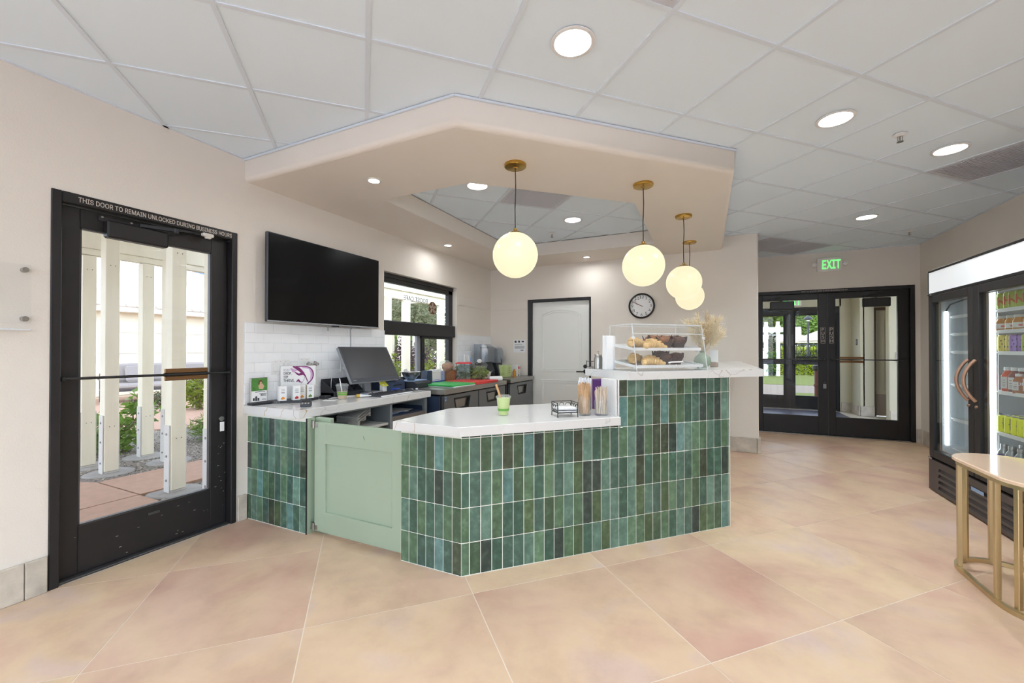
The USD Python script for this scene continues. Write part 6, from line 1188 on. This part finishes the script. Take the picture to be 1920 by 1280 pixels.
d5 = ST('door_5'); d5.part('door_frame', cat_(bx(2.88, 2.93, 10.15, 10.22, 0, 2.08, .004), bx(3.70, 3.75, 10.15, 10.22, 0, 2.08, .004), bx(2.88, 3.75, 10.15, 10.22, 2.03, 2.08, .004)), 'brown_wood'); d5.part('door_leaf', bx(2.93, 3.70, 10.18, 10.22, .01, 2.03, .003), 'vest_wall'); d5.part('kick_plate', bx(2.94, 3.69, 10.165, 10.18, .02, .42, .002), 'taupe')
d5.part('panel_moulding', cat_(*[bx(3.05, 3.06, 10.172, 10.18, .5, 1.85), bx(3.05, 3.6, 10.172, 10.18, 1.85, 1.86), bx(3.05, 3.6, 10.172, 10.18, .5, .51)]), 'vest_wall')
e2 = T('exit_sign', 'second green exit sign hung inside the vestibule, half hidden by a door closer', 'exit sign', (1.62, 10.42, 2.30)); e2.part('housing', bx(-.17, .17, -.02, .02, -.11, .11, .005), 'exit_face'); e2.part('sign_lettering', text('EXIT', .15, (0, -.021, -.085), (1, 0, 0), sx=.66, bold=True, d=.002, center=True), 'exit_green'); e2.part('hanger', cyl(.012, .1, .34, 10), 'exit_face')
ws = T('wall_switch_plate', 'small dark switch plate on the bright vestibule wall', 'switch', (2.66, 10.24, 1.42)); ws.part('cover_plate', bx(-.006, 0, -.04, .04, -.06, .06, .002), 'charcoal_metal'); ws.part('rocker', bx(-.011, -.005, -.014, .014, -.03, .03, .002), 'grey_plastic')
wh = T('wall_phone', 'small white handset box on the right vestibule wall', 'wall box', (3.06, 9.55, 1.15)); wh.part('box_body', bx(-.035, .035, -.03, 0, -.08, .08, .004), 'white_plastic'); wh.part('handset', bx(-.03, -.005, -.05, -.03, -.1, .07, .006), 'offwhite')
vl = T('vestibule_lamp', 'flat white ceiling lamp inside the vestibule', 'ceiling lamp', (1.9, 9.1, 2.62)); vl.part('lamp_rim', lathe([(.15, 0), (.17, 0), (.17, -.03), (.15, -.03)][::-1], 32), 'white_plastic'); vl.part('lens', lathe([(.15, -.02), (0, -.03)], 32), 'lamp_dim')
struct('path_garden', cat_(bx(-30, 60, 10.78, 18.4, -.2, -.05)), 'path'); struct('lawn_far', bx(-30, 60, 18.4, 60, -.2, -.04), 'lawn'); struct('lawn_near', prism([(2.05, 12.2), (8, 12.2), (9, 15.0), (2.2, 15.0)], -.1, -.03), 'lawn')
struct('wall_outside', cat_(bx(-3.3, -.3, 10.6, 10.8, 0, 3.2), bx(4.2, 14, 10.6, 10.8, 0, 3.2), bx(-3.3, 14, 10.6, 10.8, 2.65, 3.2)), 'vest_wall')
bg = T('stanchion_post', 'dark red garden post outside the vestibule doors', 'post', (2.56, 13.0, -.03)); bg.part('post_shaft', cat_(cyl(.06, 0, .80, 16), cyl(.075, .35, .42, 16)), 'dark_red'); bg.part('post_head', lathe([(.07, .76), (.1, .80), (.1, .88), (.05, .92), (.02, 1.0), (0, 1.0)], 16), 'black')
def hedge(label, x0, x1, y0, y1, h, n, m, seed):
    t = T('clipped_hedge', label, 'hedge', ((x0 + x1) / 2, y0, -.04)); w_ = (x1 - x0) / 2
    t.part('hedge_leaves', cat_(leaves(n, inbox((-w_, 0, 0), (w_, .18, h)), .11, seed, .55), leaves(n // 2, inbox((-w_, 0, h - .08), (w_, y1 - y0, h + .05)), .11, seed + 1, .55)), m, kind='stuff'); t.part('hedge_core', bx(-w_, w_, .1, y1 - y0, 0, h - .06), 'leaf_dark')
hedge('bright clipped hedge along the far edge of the lawn', 3.35, 7.5, 25.5, 26.3, .70, 5000, 'leaf_hedge', 41); hedge('second bright hedge behind the black garden fence', 3.6, 9.0, 28.5, 29.3, 1.35, 5000, 'leaf_hedge', 43)
fn = T('garden_fence', 'black picket fence behind the hedge', 'fence', (5.6, 27, -.04)); fn.part('fence_rail', cat_(bx(-2.1, 2.4, -.02, .02, 1.55, 1.62), bx(-2.1, 2.4, -.02, .02, .55, .60)), 'black')
for k in range(30): fn.part('picket', bx(-2.1 + k * .15, -2.07 + k * .15, -.012, .012, .2, 1.6), 'black')
for x in (-2.15, -.65, .85, 2.38): fn.part('fence_post', bx(x - .03, x + .03, -.03, .03, 0, 1.7), 'black')
aw = T('garden_arbour', 'white lattice garden arbour left of the vestibule doors', 'arbour', (2.9, 24, -.04))
for x in (-.25, .25, -.95):
    aw.part('arbour_post', bx(x - .085, x + .085, -.08, .08, 0, 2.5, .01), 'white_paint'); aw.part('post_finial', cat_(bx(x - .11, x + .11, -.1, .1, 2.36, 2.44), bx(x - .07, x + .07, -.06, .06, 2.5, 2.68)), 'white_paint')
aw.part('arbour_beam', cat_(bx(-1.4, 1.2, -.05, .05, 2.16, 2.40, .01), bx(.55, 1.2, -.06, .06, 1.9, 2.3)), 'white_paint'); aw.part('arbour_stub', bx(-1.1, .5, -.04, .04, 2.0, 2.05), 'white_paint')
aw.part('climbing_vine', cat_(leaves(900, inbox((-.17, .0, .0), (.17, .12, 2.1)), .13, 51, .5)), 'leaf_dark', kind='stuff'); aw.part('pale_twigs', leaves(500, inbox((-.17, -.03, .3), (.17, .08, 2.1)), .14, 52, .2), 'leaf_olive', kind='stuff'); aw.part('lower_vine', leaves(500, inbox((-.17, -.08, .2), (.17, .04, 1.2)), .13, 53, .5), 'leaf_green', kind='stuff')
umbrella('cream patio umbrella at the right of the inner doors', 6.55, 31, 2.02, 1.55, .62, 'umbrella_cream'); umbrella('cream patio umbrella farther back and left of the inner doors', 5.75, 35.3, 1.95, 1.5, .5, 'umbrella_cream'); umbrella('cream patio umbrella half hidden behind the door stile', 4.0, 33, 2.0, 1.4, .5, 'umbrella_cream')
for k, x in enumerate((5.0, 5.9, 6.6)):
    t = T('patio_chair', ['dark patio chair under the umbrellas at left', 'dark patio chair under the umbrellas in the middle', 'dark patio chair under the umbrellas at right'][k], 'chair', (x, 30, -.04), .3 * k); t.part('seat', bx(-.25, .25, -.25, .25, .42, .48, .02), 'navy'); t.part('backrest', bx(-.25, .25, .2, .26, .46, 1.35, .02), 'navy'); [t.part('leg', bx(sx - .02, sx + .02, sy - .02, sy + .02, 0, .43), 'black') for sx in (-.22, .22) for sy in (-.22, .22)]
lp = T('garden_lamp', 'black garden lamp post before the green trees', 'lamp post', (5.15, 28.2, -.04)); lp.part('lamp_pole', cyl(.05, 0, 3.0, 12), 'black'); lp.part('lamp_hood', lathe([(.05, 2.95), (.22, 3.02), (.2, 3.08), (.06, 3.2), (0, 3.22)], 20), 'black'); lp.part('lamp_glass', lathe([(.06, 2.9), (.1, 3.0), (0, 3.01)], 16), 'offwhite')
tree('broad green tree at the right of the vestibule doors', 7.6, 39, 7.0, 3.0, 9000, .26, 'leaf_green', 61, .52); tree('broad green tree in the middle of the vestibule doors', 5.2, 41, 7.5, 2.8, 9000, .26, 'leaf_bright', 62, .5); tree('broad green tree at the left behind the arbour', 2.8, 38, 6.6, 2.8, 8000, .26, 'leaf_bright', 63, .52); tree('dark green tree far behind the garden', 9.0, 46, 9.5, 4.5, 9000, .34, 'leaf_dark', 64, .5); tree('dark green tree far left behind the garden', 3.4, 47, 9.0, 4.5, 9000, .34, 'leaf_dark', 65, .5)
